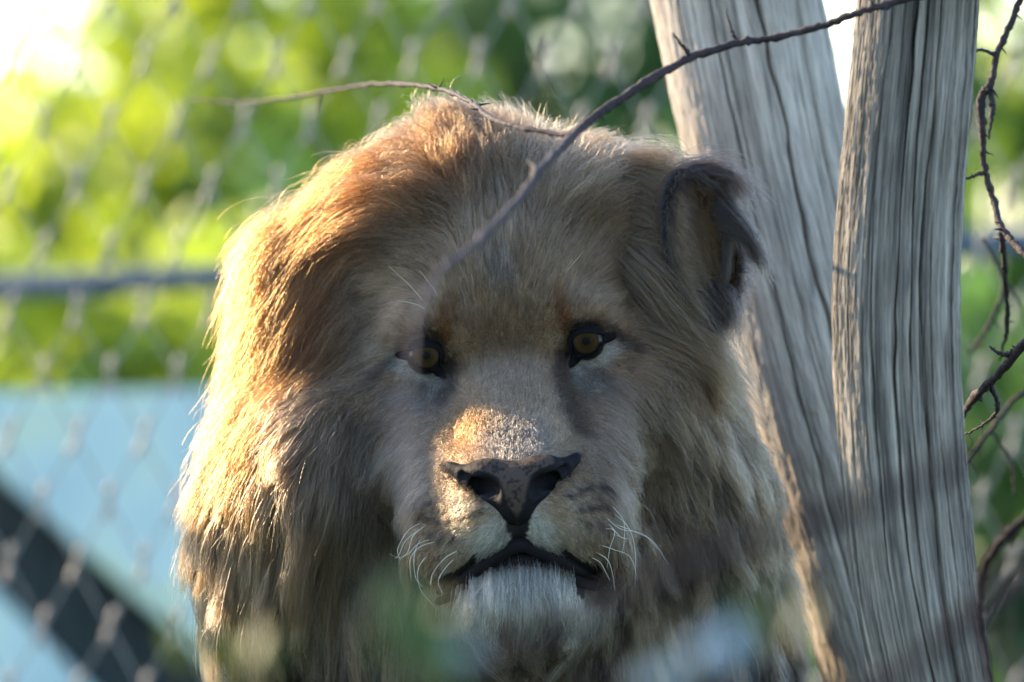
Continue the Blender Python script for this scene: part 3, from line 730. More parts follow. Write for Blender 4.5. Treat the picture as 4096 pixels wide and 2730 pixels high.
# ---- nose leather
NPR = PR
PR = []
E((0, -535, 720), (165, 95, 150), 40)
E((0, -590, 745), (78, 105, 120), 40)
E2((105, -478, 730), (88, 52, 110), 30)
C2((110, -490, 730), (190, -480, 672), 52, 32, 30)
C2((190, -480, 672), (248, -446, 604), 32, 17, 18)
C2((60, -600, 715), (170, -540, 640), 62, 52, 30)
C2((96, -552, 830), (160, -520, 765), 40, 40, 26, 1)
C2((160, -520, 765), (200, -494, 705), 36, 22, 18, 1)
C2((170, -515, 690), (238, -462, 612), 30, 20, 18)
C2((104, -545, 770), (150, -522, 700), 36, 32, 8, 1)
Cc((0, -560, 880), (0, -720, 862), 7, 9, 12, 1)
nose_pr = PR
NV, NQ = surface_nets(np.arange(-300, 301, 5.0, dtype=np.float32), np.arange(-740, -380, 5.0, dtype=np.float32), np.arange(500, 960, 5.0, dtype=np.float32), sdf)
PR = NPR
au = np.abs(NV[:, 0])
wv = np.interp(-NV[:, 1], [425, 440, 462, 480, 500, 560, 620, 650], [140, 165, 165, 104, 70, 50, 38, 12])
front = NV[:, 2] > 660
lea = np.clip((wv - au) / 14, 0, 1) * front
sp1 = vnoise(NV[:, 0] / 13 + 40, NV[:, 1] / 13 + 60, 77); sp2 = vnoise(NV[:, 0] / 7 + 40, NV[:, 1] / 7 + 60, 78)
spots = np.clip((sp1 * .65 + sp2 * .35 - .52) * 9, 0, 1) * .8
ncol = np.array((.011, .011, .014)) * (1 - lea[:, None]) + lea[:, None] * (np.array((.062, .045, .037)) * (1 - spots[:, None]) + np.array((.016, .013, .014)) * spots[:, None])
m_nose, n_, l_, b_ = new_mat('nose_leather', 0.7, spec=0.06)
at_ = n_.new('ShaderNodeAttribute'); at_.attribute_name = 'coat'; l_.new(at_.outputs['Color'], b_.inputs['Base Color'])
nz = n_.new('ShaderNodeTexVoronoi'); nz.inputs['Scale'].default_value = 420
tc = n_.new('ShaderNodeTexCoord'); l_.new(tc.outputs['Object'], nz.inputs['Vector'])
bp = n_.new('ShaderNodeBump'); bp.inputs['Strength'].default_value = .35; bp.inputs['Distance'].default_value = .001
l_.new(nz.outputs['Distance'], bp.inputs['Height']); l_.new(bp.outputs[0], b_.inputs['Normal'])
nose_me = mesh_from('nose', loc2world(NV) - LB, NQ, m_nose); set_color(nose_me, 'coat', ncol)
o = link('nose', nose_me, lion); o['label'] = 'dark nose leather mottled brown between the nostrils'

# ---- eyes
m_ball, *_ = new_mat('eyeball_dark', 0.2, (.008, .007, .007), .2)
m_iris, n_, l_, b_ = new_mat('amber_iris', 0.6, spec=.0)
at_ = n_.new('ShaderNodeAttribute'); at_.attribute_name = 'coat'; l_.new(at_.outputs['Color'], b_.inputs['Base Color'])
b_.inputs['Coat Weight'].default_value = .02; b_.inputs['Coat Roughness'].default_value = .03
m_pupil, *_ = new_mat('pupil_black', 0.4, (.003, .003, .003), .05)
m_lid, *_ = new_mat('eyelid_skin', 0.8, (.007, .0065, .008), .05)
def cap(radius, half, rings, segs, centre, aim, col_fn=None):
    """spherical cap facing aim"""
    V, T = [], []
    for i in range(rings + 1):
        th = half * i / rings
        for j in range(segs):
            ph = 2 * math.pi * j / segs
            V.append((math.sin(th) * math.cos(ph), math.sin(th) * math.sin(ph), math.cos(th))); T.append((i / rings, ph))
    V = np.array(V) * radius
    az = np.array(aim, float); az /= np.linalg.norm(az); ax_ = np.cross((0, 1, 0), az); ax_ /= np.linalg.norm(ax_); ay = np.cross(az, ax_)
    V = V[:, :1] * ax_ + V[:, 1:2] * ay + V[:, 2:] * az + np.array(centre)
    F = [[i * segs + j, (i + 1) * segs + j, (i + 1) * segs + (j + 1) % segs, i * segs + (j + 1) % segs] for i in range(rings) for j in range(segs)]
    return V, F, np.array(T)
ER = 78.0
for eu, ev_, sd in EYES:
    c = (eu, ev_, -66)
    aim = (-.03 * sd + .02, .0, 1)
    V, F, T = cap(ER, math.pi * .98, 40, 48, c, aim)
    eye = link('eye', mesh_from('eye', loc2world(V) - LB, F, m_ball), lion)
    eye['label'] = 'amber eye with small dark pupil and black rim'
    V, F, T = cap(ER + 1.2, .70, 22, 64, c, aim)
    rr_, ph = T[:, 0], T[:, 1]
    st = .5 + .5 * vnoise(ph / (2 * math.pi) * 40, rr_ * 4, 91, 40)
    inn = np.clip(1 - (rr_ - .3) / .5, 0, 1)[:, None]; edge = np.clip((rr_ - .78) / .2, 0, 1)[:, None]
    col = (np.array((.034, .021, .008)) * (1 - inn) + np.array((.018, .0125, .005)) * inn) * (.65 + .7 * st[:, None])
    col = col * (1 - edge) + np.array((.02, .015, .012)) * edge
    me = mesh_from('iris', loc2world(V) - LB, F, m_iris); set_color(me, 'coat', col); link('iris', me, eye)
    V, F, T = cap(ER + 2.0, .20, 8, 32, c, aim)
    link('pupil', mesh_from('pupil', loc2world(V) - LB, F, m_pupil), eye)
    # lid ring: inner rim stands just off the eyeball, the outer edge sinks under the fur
    V, F = [], []
    S, Rn = 96, 7
    for j in range(S):
        a = 2 * math.pi * j / S
        ri, ro = float(lid_radius(np.array(a), False)), float(lid_radius(np.array(a), True))
        for i in range(Rn):
            t = i / (Rn - 1)
            r_ = ri + (ro - ri) * t
            dist = min(r_, 99)
            dsph = -66 + math.sqrt(max(0, (ER * 1.07) ** 2 - min(r_, ER * 1.05) ** 2))
            q = np.array([[eu + sd * r_ * math.cos(a), ev_ + r_ * math.sin(a), 0.0]])
            # ride on whichever stands farther out: the eyeball or the face surface
            zz = np.linspace(160, -300, 93); qq = np.repeat(q, 93, 0).astype(np.float32); qq[:, 2] = zz
            ff = sdf(qq) < 4
            dface = zz[np.argmax(ff)] if ff.any() else -300
            dpt = max(dsph - 10 * t, min(dface, 40) + 5 - 6 * t) + 4 * math.exp(-((t - .12) / .16) ** 2)
            if i == 0: dpt = dsph - 9
            V.append((q[0, 0], q[0, 1], dpt))
    V = np.array(V)
    F = [[j * Rn + i, j * Rn + i + 1, ((j + 1) % S) * Rn + i + 1, ((j + 1) % S) * Rn + i] for j in range(S) for i in range(Rn - 1)]
    o = link('eyelid', mesh_from('eyelid', loc2world(V) - LB, F, m_lid), lion)

# ---- lips: dark glossy lower lip lying in the mouth line
m_lip, *_ = new_mat('lip_skin', 0.7, (.010, .009, .011), .08)
lp = [(-335, -985, 300), (-230, -938, 520), (-120, -870, 605), (0, -830, 632), (120, -870, 605), (230, -938, 520), (335, -985, 300)]
lpc = catmull(lp, 48)
tube('lower_lip', loc2world(lpc) - LB, np.interp(np.linspace(0, 1, len(lpc)), [0, .2, .5, .8, 1], [16, 26, 30, 26, 16]) * KPX, m_lip, lion, 14)
ip = catmull([(-330, -945, 300), (-220, -890, 560), (-100, -815, 660), (0, -770, 690), (100, -815, 660), (220, -890, 560), (330, -945, 300)], 48)
tube('upper_lip', loc2world(ip) - LB, np.interp(np.linspace(0, 1, len(ip)), [0, .2, .5, .8, 1], [14, 26, 34, 26, 14]) * KPX, m_lip, lion, 14)

# ---- right-hand ear: a cupped shell
m_ear, n_, l_, b_ = new_mat('ear_skin', 0.8, spec=.2)
at_ = n_.new('ShaderNodeAttribute'); at_.attribute_name = 'coat'; l_.new(at_.outputs['Color'], b_.inputs['Base Color'])
ear_c = np.array(img2loc(2805, 965, -280))
ear_ax = np.array((.42, .02, .9)); ear_ax /= np.linalg.norm(ear_ax)
ear_up = np.array((-.10, 1, .05)); ear_up -= ear_ax * (ear_up @ ear_ax); ear_up /= np.linalg.norm(ear_up)
ear_rt = np.cross(ear_up, ear_ax)
V, F, Cl = [], [], []
SA, SB = 20, 56
for i in range(SA + 1):
    th = math.radians(100) * i / SA
    for j in range(SB):
        ph = 2 * math.pi * j / SB
        up = math.sin(ph); rt = math.cos(ph)
        ru = 285 if up > 0 else 300
        wob = 1 + .05 * math.sin(3 * ph + 1)
        p = ear_c + ear_up * (math.sin(th) * up * ru * wob) + ear_rt * (math.sin(th) * rt * 148 * wob) - ear_ax * (math.cos(th) * 150)
        V.append(p)
        e_ = max(0.0, (i / SA - .72) / .28)
        Cl.append(np.array(PAL['rust']) * .7 * (1 - e_) + np.array(PAL['black']) * 1.5 * e_)
for i in range(SA):
    for j in range(SB):
        F.append([i * SB + j, i * SB + (j + 1) % SB, (i + 1) * SB + (j + 1) % SB, (i + 1) * SB + j])
EV = np.array(V)
ear_me = mesh_from('ear', loc2world(EV) - LB, F, m_ear); set_color(ear_me, 'coat', np.array(Cl))
ear = link('ear', ear_me, lion); ear['label'] = 'brown cupped ear with black-tufted edge'
sm = ear.modifiers.new('thickness', 'SOLIDIFY'); sm.thickness = .006; sm.offset = 1

# ------------------------------------------------------------------ fur
PR = [p_ for k_, p_ in enumerate(PR) if not BODY0 <= k_ < BODY1]      # the coat only needs the head's volumes
def hair_mat(name, rough=.38, rad=.42, coat=0.0):
    m = bpy.data.materials.new(name); m.use_nodes = True
    n, l = m.node_tree.nodes, m.node_tree.links
    n.remove(n['Principled BSDF'])
    h = n.new('ShaderNodeBsdfHairPrincipled'); h.model = 'CHIANG'; h.parametrization = 'COLOR'
    at = n.new('ShaderNodeAttribute'); at.attribute_name = 'hair_color'
    l.new(at.outputs['Color'], h.inputs['Color'])
    h.inputs['Roughness'].default_value = rough; h.inputs['Radial Roughness'].default_value = rad
    h.inputs['IOR'].default_value = 1.42
    h.inputs['Random Roughness'].default_value = .15
    l.new(h.outputs[0], n['Material Output'].inputs['Surface'])
    return m
m_hair = hair_mat('lion_hair')

def hair_object(name, pts, rad, col, parent, mat):
    """pts (n,k,3) world, rad (n,k) metres, col (n,3)"""
    n, k = pts.shape[:2]
    hc = bpy.data.hair_curves.new(name)
    hc.add_curves([k] * n)
    hc.attributes['position'].data.foreach_set('vector', (pts - LB).astype(np.float32).ravel())
    ra = hc.attributes.get('radius') or hc.attributes.new('radius', 'FLOAT', 'POINT')
    ra.data.foreach_set('value', rad.astype(np.float32).ravel())
    ca = hc.attributes.new('hair_color', 'FLOAT_COLOR', 'POINT')
    c = np.ones((n, k, 4), np.float32)
    band = np.interp(np.linspace(0, 1, k), [0, .35, 1], [.62, .95, 1.12])     # banded coat, pale tips; dark bases also paint depth between the strands
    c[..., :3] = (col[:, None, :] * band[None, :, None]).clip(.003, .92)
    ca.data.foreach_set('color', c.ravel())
    hc.materials.append(mat)
    o = link(name, hc, parent); o['kind'] = 'stuff'
    return o

tri_p = LV[tris]
tn = np.cross(tri_p[:, 1] - tri_p[:, 0], tri_p[:, 2] - tri_p[:, 0]); area = np.linalg.norm(tn, axis=1) * .5
tn = tn / (area[:, None] * 2 + 1e-9)
tc_ = tri_p.mean(1)
tpx, tpy = project(loc2world(tc_))
tg = groom(tpx, tpy)
vis = (tn[:, 2] > -.75) & (tc_[:, 2] > -1500) & (tpy < 3250) & (tpx > 300) & (tpx < 3700)
facew = np.clip((150 - tg[:, 3]) / 60, 0, 1) * (tc_[:, 2] > -700)

def sample(n, wgt):
    p_ = area * wgt; p_ = p_ / p_.sum()
    k = rng.choice(len(p_), n, p=p_)
    a, b = rng.random(n), rng.random(n)
    f_ = a + b > 1; a[f_], b[f_] = 1 - a[f_], 1 - b[f_]
    t = tri_p[k]
    return (t[:, 0] + (t[:, 1] - t[:, 0]) * a[:, None] + (t[:, 2] - t[:, 0]) * b[:, None]).astype(np.float32)

def unit(x): return x / (np.linalg.norm(x, axis=-1, keepdims=True) + 1e-9)

def grow(roots, K, len_scale, grav, lift_scale=1.0, len_var=.25):
    n = len(roots)
    N = grad(roots)
    pxr, pyr = project(loc2world(roots)); G = groom(pxr, pyr)
    L = G[:, 3] * len_scale * (1 + len_var * rng.normal(size=n)).clip(.35, 1.7)
    lift = np.radians(G[:, 2] * lift_scale) * (1 + .25 * rng.normal(size=n)).clip(.3, 2)
    pts = np.zeros((n, K, 3), np.float32); pts[:, 0] = roots
    p = roots.copy(); prev = None
    jit = rng.normal(size=(n, 3)).astype(np.float32) * .10
    for i in range(1, K):
        t = (i - .5) / (K - 1)
        if i == 1 or i % 3 == 0:
            ppx, ppy = project(loc2world(p)); Gi = groom(ppx, ppy)
            di = np.stack([Gi[:, 0] * cR - Gi[:, 1] * sR, -Gi[:, 0] * sR - Gi[:, 1] * cR, np.zeros(n)], -1)
            if i > 1: N = grad(p)
            T = unit(di - N * (di * N).sum(1)[:, None] * .95 + jit)
            dist = sdf(p)
        lf = lift * (1 - t) ** 1.2
        dr = T * np.cos(lf)[:, None] + N * np.sin(lf)[:, None] + np.array((0, -1, 0)) * (grav * t * np.clip(L / 250, 0, 1))[:, None]
        dr = unit(dr)
        if prev is not None: dr = unit(prev * .45 + dr * .55)
        p = p + dr * (L / (K - 1))[:, None]
        prev = dr
        pts[:, i] = p
        if i % 2 == 1 and i > 1 or i == K - 1:
            ds = sdf(p); hmin = 8 + 14 * t
            push = np.maximum(hmin - ds, 0)
            p = p + N * push[:, None]; pts[:, i] = p
    return pts, L, G

def clump(pts, roots, n_cl, strength, power, spread=.12, loose=False, wave=0):
    k = rng.choice(len(roots), n_cl, replace=False)
    kd = kdtree.KDTree(n_cl)
    for i, j in enumerate(k): kd.insert(roots[j], i)
    kd.balance()
    own = np.fromiter((kd.find(r_)[1] for r_ in roots.tolist()), int, len(roots))
    K = pts.shape[1]; t = np.linspace(0, 1, K)[None, :, None] ** power
    cpk = pts[k].copy()
    if wave:
        tt = np.linspace(0, 1, K)[None, :, None]
        cpk += wave * tt * np.sin(tt * (4 + 3 * rng.random((n_cl, 1, 1))) + 6.28 * rng.random((n_cl, 1, 3))) * np.array((1, .3, .8))
        cpk = cpk[:, :1] + (cpk - cpk[:, :1]) * (1 + .22 * rng.normal(size=(n_cl, 1, 1))).clip(.5, 1.5)
    cp = cpk[own]
    off = pts[:, :1] - cp[:, :1]
    if loose:
        strength = strength * np.clip((project(loc2world(roots[k]))[1] - 1150) / 600, .45, 1)[:, None, None]
    s = (strength * (1 + .25 * rng.normal(size=(n_cl, 1, 1))).clip(.3, 1.3))[own].clip(0, .97)
    return pts * (1 - s * t) + (cp + off * spread) * (s * t), own

def frizz(pts, amp, seed_n=3):
    n, K = pts.shape[:2]; t = np.linspace(0, 1, K)[None, :, None]
    out = pts.copy()
    for q in range(seed_n):
        fr = (1.2 + 2.2 * q) * (1 + .4 * rng.normal(size=(n, 1, 1)))
        ph = rng.random((n, 1, 3)) * 6.28
        out += amp / (q + 1) * t * np.sin(t * fr * 3.1 + ph) * rng.normal(size=(n, 1, 3))
    return out

def strand_radius(n, K, r0, r1):
    t = np.linspace(0, 1, K)[None]
    return (r0 + (r1 - r0) * t ** 1.4) * (.75 + .5 * rng.random((n, 1)))

def hair_tone(c):
    return c ** 1.25 * .62

def hair_color(roots, G, dark_var=.22, own=None, n_cl=0, clvar=.2):
    pxr, pyr = project(loc2world(roots))
    c = coat_color(pxr, pyr, G[:, 4:7])
    n = len(c)
    f_ = np.exp(dark_var * rng.normal(size=n))
    if own is not None:
        f_ *= np.exp(clvar * rng.normal(size=n_cl))[own]
    ph = rng.random(n) < .05
    f_[ph] *= .45
    c = c * f_[:, None]
    c[:, 0] *= 1 + .05 * rng.normal(size=n); c[:, 2] *= 1 + .10 * rng.normal(size=n)
    return hair_tone(c).clip(.003, .9)

# short coat of the face
NF = 130000
wf = vis * facew * np.where(tg[:, 3] < 60, 1.6, 1.0)
roots = sample(int(NF * 1.12), wf)
roots = roots[~bare_mask(roots)]
K = 6
pts, L, G = grow(roots, K, 1.0, .05)
pts, own = clump(pts, roots, 9000, .3, 1.2, .35)
pts = frizz(pts, .035 * 90, 2)
col = hair_color(roots, G, .3, own, 9000, .16)
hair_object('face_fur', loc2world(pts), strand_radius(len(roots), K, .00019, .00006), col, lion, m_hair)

# long mane
NM = 125000
wm = vis * np.clip((tg[:, 3] - 98) / 60, 0, 1) * np.where(tc_[:, 2] < -1000, .45, 1.0)
roots = sample(int(NM * 1.03), wm)
roots = roots[~bare_mask(roots)]
K = 13
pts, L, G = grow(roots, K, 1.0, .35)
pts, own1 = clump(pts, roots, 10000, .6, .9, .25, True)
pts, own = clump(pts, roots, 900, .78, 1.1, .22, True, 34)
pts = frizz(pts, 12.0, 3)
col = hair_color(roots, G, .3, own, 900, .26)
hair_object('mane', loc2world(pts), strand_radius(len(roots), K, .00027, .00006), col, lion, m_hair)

# stray guard hairs standing off the outline
roots = sample(8000, wm)
pts, L, G = grow(roots, 9, .72, .1, 1.7)
pts = frizz(pts, 14, 3)
col = hair_color(roots, G, .25) * 1.15
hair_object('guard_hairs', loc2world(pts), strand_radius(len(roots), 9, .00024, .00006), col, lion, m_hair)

# locks and tufts with a course of their own
def lock(paths, n, root_r, tip_r, col, K=12, lvar=.2, r0=.00030, r1=.00006, friz=8):
    """paths: list of polylines (px,py,d)"""
    A, Cs = [], []
    for path in paths:
        q = catmull([img2loc(*p_) for p_ in path], K)
        q = np.stack([np.interp(np.linspace(0, 1, K), np.linspace(0, 1, len(q)), q[:, i]) for i in range(3)], -1)
        off = rng.normal(size=(n, 1, 3)) * np.array((1, 1, .7))
        t = np.linspace(0, 1, K)[None, :, None]
        ln = (1 + lvar * rng.normal(size=(n, 1, 1))).clip(.4, 1.5)
        pp = q[:1] + (q - q[:1]) * ln + off * (root_r + (tip_r - root_r) * t)
        A.append(frizz(pp, friz, 3))
        Cs.append(np.array(col) * np.exp(.25 * rng.normal(size=(n, 1))))
    return np.concatenate(A), np.concatenate(Cs)
sets = []
sets.append(lock([[(2725, 700, -260), (2800, 675, -250), (2890, 685, -260), (2985, 760, -270)], [(2760, 690, -260), (2840, 690, -250), (2910, 720, -260), (2960, 800, -270)]], 260, 22, 26, PAL['dark']))
sets.append(lock([[(2890, 820, -250), (2930, 860, -230), (2985, 920, -220), (3040, 1020, -220)], [(2905, 880, -250), (2950, 910, -230), (3000, 960, -220), (3035, 1060, -220)]], 260, 20, 14, PAL['dark']))
sets.append(lock([[(2860, 1150, -260), (2900, 1170, -230), (2935, 1230, -220), (2945, 1330, -220)], [(2840, 1180, -260), (2850, 1240, -230), (2880, 1300, -220), (2900, 1370, -220)]], 150, 20, 22, PAL['dark']))
# ear lining
sets.append(lock([[(2770, 800, -390), (2800, 850, -350), (2820, 930, -320)], [(2800, 900, -400), (2830, 960, -350), (2850, 1040, -310)], [(2790, 1010, -400), (2830, 1080, -350), (2850, 1150, -310)], [(2760, 900, -400), (2790, 980, -360), (2800, 1060, -330)], [(2800, 780, -390), (2850, 840, -340), (2880, 900, -300)]], 260, 34, 40, (.36, .21, .10)))
# dark edge of the ear
sets.append(lock([[(2900, 800, -270), (2925, 900, -250), (2925, 980, -250)], [(2915, 950, -270), (2915, 1050, -250), (2895, 1140, -250)], [(2740, 690, -230), (2790, 700, -220), (2850, 740, -220)]], 90, 11, 14, PAL['dark']))
# sandy hair lying over the ear root
sets.append(lock([[(2500, 720, -330), (2620, 760, -300), (2690, 830, -280), (2730, 930, -270)], [(2520, 820, -300), (2620, 860, -280), (2690, 930, -260), (2740, 1040, -250)], [(2560, 930, -290), (2660, 960, -260), (2720, 1050, -250), (2770, 1170, -240)], [(2540, 640, -360), (2640, 640, -330), (2690, 680, -320), (2720, 760, -310)]], 330, 36, 34, PAL['sand'], 12, .22))
sets.append(lock([[(2545, 1040, -250), (2620, 1110, -210), (2690, 1210, -210), (2760, 1330, -230)], [(2560, 1070, -250), (2640, 1150, -210), (2720, 1250, -210), (2800, 1380, -240)], [(2600, 1060, -260), (2700, 1150, -220), (2780, 1250, -230), (2850, 1380, -250)]], 230, 44, 52, (.24, .172, .115), 12, .25))
sets.append(lock([[(2640, 1250, -220), (2740, 1310, -200), (2840, 1390, -220), (2930, 1500, -260)], [(2600, 1340, -200), (2720, 1390, -180), (2830, 1460, -200), (2920, 1570, -250)]], 300, 36, 34, PAL['sand'], 12, .2))
def top_d(px_, py_):
    q0 = np.array([img2loc(px_, py_, 0)] * 300, np.float32); q0[:, 2] = np.linspace(900, -600, 300)
    return float(q0[np.argmax(sdf(q0) < 0), 2])
for px_, py_, dx_ in ((1870, 2310, -26), (1920, 2275, -18), (1975, 2260, -10), (2030, 2250, -4), (2085, 2245, 4), (2140, 2250, 10), (2190, 2262, 18), (2245, 2285, 28), (1900, 2350, -20), (2000, 2330, -6), (2110, 2320, 6), (2210, 2335, 20)):
    d_ = top_d(px_, py_)
    sets.append(lock([[(px_, py_, d_ - 6), (px_ + dx_ * .5, py_ + 36, max(d_, top_d(px_, py_ + 36)) + 18), (px_ + dx_, py_ + 75, max(top_d(px_, py_ + 75), d_ - 60) + 24), (px_ + dx_ * 1.3, py_ + 112, max(top_d(px_, min(py_ + 105, 2450)), d_ - 90) + 14)]], 75, 24, 13, (.52, .495, .46), 12, .25, friz=7))
rim = EV[SA * SB:(SA + 1) * SB]; rin = EV[(SA - 1) * SB:SA * SB]
def shell_hairs(base, away, n, length, spread, col, K=12, curl=.5, bias=(0, 0, 0)):
    k = rng.integers(0, len(base), n); f_ = rng.random((n, 1))
    b0 = base[k] * (1 - f_) + np.roll(base, -1, 0)[k] * f_
    d0 = unit(away[k] + spread * rng.normal(size=(n, 3)))
    L_ = length * (.6 + .8 * rng.random((n, 1, 1))); t = np.linspace(0, 1, K)[None, :, None]
    pp = b0[:, None] + d0[:, None] * L_ * t + np.array(bias) * L_ * t * t + np.array((.15, -curl, 0)) * L_ * t * t
    sets.append((frizz(pp, 4, 3), np.array(col) * np.exp(.3 * rng.normal(size=(n, 1)))))
outw = unit(rim - ear_c)
shell_hairs(rim, outw * .6 + ear_ax * .8, 3200, 58, .6, PAL['dark'])
shell_hairs(rim, -outw * .7 + ear_ax * .5 - ear_up * .2, 1800, 46, .35, (.16, .10, .055))
for q_ in range(4, SA, 2):
    ring = EV[q_ * SB:(q_ + 1) * SB]
    shell_hairs(ring, unit(ear_c - ring) * .5 + ear_ax * .6 + ear_up * .35, 420, 70, .3, (.34, .20, .095))
    shell_hairs(ring, unit(ring - ear_c) * .35 + np.array((0.2, .3, -.3)), 260, 80, .3, PAL['sand'])
left = rim[outw @ ear_rt < -.3]
shell_hairs(left, np.tile(np.array((.35, -.7, .35)), (len(left), 1)), 1500, 90, .25, PAL['sand'], 12, .3)
Pp = np.concatenate([s[0] for s in sets]); Cl = np.concatenate([s[1] for s in sets])
hair_object('ear_tufts', loc2world(Pp), strand_radius(len(Pp), Pp.shape[1], .00030, .00007), hair_tone(Cl).clip(.003, .9), lion, m_hair)

# ---- whiskers
m_whisk, *_ = new_mat('whisker', 0.35, (.75, .72, .62), .5)
def face_point(px_, py_):
    q0 = np.array([img2loc(px_, py_, 0)] * 400, np.float32); q0[:, 2] = np.linspace(950, -900, 400)
    k = np.argmax(sdf(q0) < 0); return float(q0[k, 2])
wh = [((1700, 2075), (1640, 2110), (1600, 2180), (1610, 2220)), ((1690, 2100), (1630, 2150), (1600, 2210), (1570, 2200)), ((1720, 2080), (1660, 2130), (1640, 2190), (1605, 2225)),
      ((1740, 2140), (1680, 2160), (1640, 2200), (1590, 2215)), ((1700, 2120), (1665, 2200), (1670, 2290), (1700, 2330)), ((1760, 2150), (1690, 2170), (1650, 2220), (1655, 2300)), ((1850, 2180), (1790, 2210), (1740, 2270), (1730, 2320)),
      ((1830, 2210), (1790, 2250), (1760, 2300), (1775, 2350)), ((1720, 2200), (1680, 2260), (1690, 2340), (1750, 2410)),
      ((2420, 1990), (2480, 2060), (2490, 2120), (2480, 2200)), ((2430, 2030), (2500, 2090), (2530, 2180), (2530, 2330)), ((2400, 2040), (2470, 2100), (2560, 2120), (2620, 2180)),
      ((2410, 2060), (2470, 2130), (2500, 2140), (2440, 2120)), ((2440, 2080), (2520, 2110), (2600, 2150), (2660, 2240)), ((2400, 2100), (2450, 2110), (2430, 2180), (2420, 2250)), ((2380, 2160), (2440, 2180), (2510, 2210), (2540, 2300)), ((2370, 2190), (2420, 2220), (2440, 2270), (2450, 2340)), ((2350, 2210), (2390, 2230), (2410, 2260), (2430, 2300)),
      ((1700, 1215), (1660, 1165), (1610, 1115), (1555, 1065)), ((1705, 1240), (1670, 1220), (1630, 1210), (1590, 1203)), ((1755, 1190), (1730, 1150), (1700, 1110), (1680, 1085)), ((2255, 1100), (2280, 1070), (2310, 1035), (2338, 1002)), ((2250, 1090), (2262, 1080), (2275, 1060), (2290, 1040))]
for i, w_ in enumerate(wh):
    d0 = face_point(*w_[0])
    brow = w_[0][1] < 1300
    out_ = (60, 130, 190) if not brow else (40, 75, 105)
    pth = [img2loc(*w_[0], d0 - 6)] + [img2loc(*w_[k], d0 + out_[k - 1] * (.6 if not brow else 1)) for k in (1, 2, 3)]
    pc = catmull(pth, 18)
    o = tube('whisker', loc2world(pc) - LB, np.linspace(.00023, .00008, len(pc)), m_whisk, lion, 5)

# ------------------------------------------------------------------ thorny twigs
m_twig = noise_mat('twig_bark', [(0.3, (0.018, 0.013, 0.016)), (0.7, (0.048, 0.033, 0.037))], 60, 0.75, 0.5, spec=.3)
m_twig_shaded = noise_mat('shaded_bark', [(0.3, (0.012, 0.010, 0.013)), (0.7, (0.03, 0.024, 0.028))], 60, 0.85, 0.5, spec=.1)  # twig bark darkened, putting shade into the colour of the near branches
def twig(label, paths, thorns=10, seed=1, mat=None, group=None, rscale=.85):
    """paths: list of [(px,py,y,radius mm)...]; the first is the main stem"""
    mat = mat or m_twig
    r = random.Random(seed)
    p0 = P(*paths[0][0][:3])
    t = link('thorny_twig', None, None, tuple(p0)); tag(t, label, 'twig', group)
    for k, path in enumerate(paths):
        pts = [tuple(P(*q[:3]) - p0) + (q[3],) for q in path]
        c = catmull(pts, max(12, 9 * len(pts)))
        n = len(c)
        rad = c[:, 3] * .001 * rscale * (1 + .12 * np.array([r.uniform(-1, 1) for _ in range(n)]))
        knots = set(r.sample(range(2, n - 1), min(n - 4, 2 + n // 14)))
        for q in knots: rad[q] *= 1.4
        c3 = c[:, :3] + np.array([[r.uniform(-1, 1) * .0007 for _ in range(3)] for _ in range(n)])
        tube('stem' if k == 0 else 'side_stem', c3, rad, mat, t, 8)
        if k == 0 or len(path) > 3:
            for q in range(thorns if k == 0 else thorns // 2):
                i = r.randrange(1, n - 1)
                tan = c3[min(i + 1, n - 1)] - c3[i - 1]; tan /= np.linalg.norm(tan) + 1e-9
                dirv = np.array([r.gauss(0, 1) for _ in range(3)]); dirv -= tan * (dirv @ tan); dirv /= np.linalg.norm(dirv)
                ln = r.uniform(.006, .013)
                tube('thorn', [c3[i], c3[i] + dirv * ln * .5 + tan * ln * .1, c3[i] + dirv * ln + tan * ln * .3], [rad[i] * .55, rad[i] * .32, .0001], mat, t, 5)
    return t
twig('long thorny twig slanting over the log and the lion\'s forehead', [
    [(4300, -190, -.32, 4.0), (3900, -60, -.31, 3.6), (3640, -5, -.30, 3.4), (3440, 50, -.30, 3.2), (3300, 100, -.29, 3.1), (3100, 152, -.28, 3.1), (2960, 172, -.28, 3.3), (2770, 228, -.29, 3.8), (2620, 310, -.31, 3.8), (2430, 430, -.33, 3.9), (2320, 515, -.36, 4.0), (2230, 610, -.45, 3.6), (2150, 690, -.55, 3.5), (2080, 790, -.65, 3.5), (1900, 980, -.85, 3.1), (1790, 1060, -.98, 2.5), (1715, 1160, -1.1, 1.9), (1665, 1300, -1.35, 1.4), (1635, 1500, -1.7, 1.1), (1600, 1750, -2.0, .9), (1560, 2000, -2.3, .6)],
    [(2320, 515, -.36, 2.6), (2230, 538, -.33, 2.2), (2080, 510, -.30, 2.2), (1960, 470, -.24, 2.2), (1860, 395, -.10, 2.2), (1720, 348, .10, 2.2), (1540, 335, .28, 2.2), (1400, 350, .42, 2.0), (1200, 385, .58, 1.8), (960, 412, .75, 1.5), (760, 396, .85, .8)],
    [(2770, 228, -.29, 2.0), (2735, 190, -.30, 1.5), (2690, 130, -.31, .7)], [(2960, 172, -.27, 1.6), (2930, 130, -.27, 1.2), (2905, 40, -.26, .6)],
    [(2150, 690, -.55, 2.2), (2130, 660, -.52, 1.4), (2110, 640, -.5, .7)], [(1280, 372, .52, 1.4), (1275, 410, .52, 1.1), (1265, 450, .51, .5)]], 16, 5)
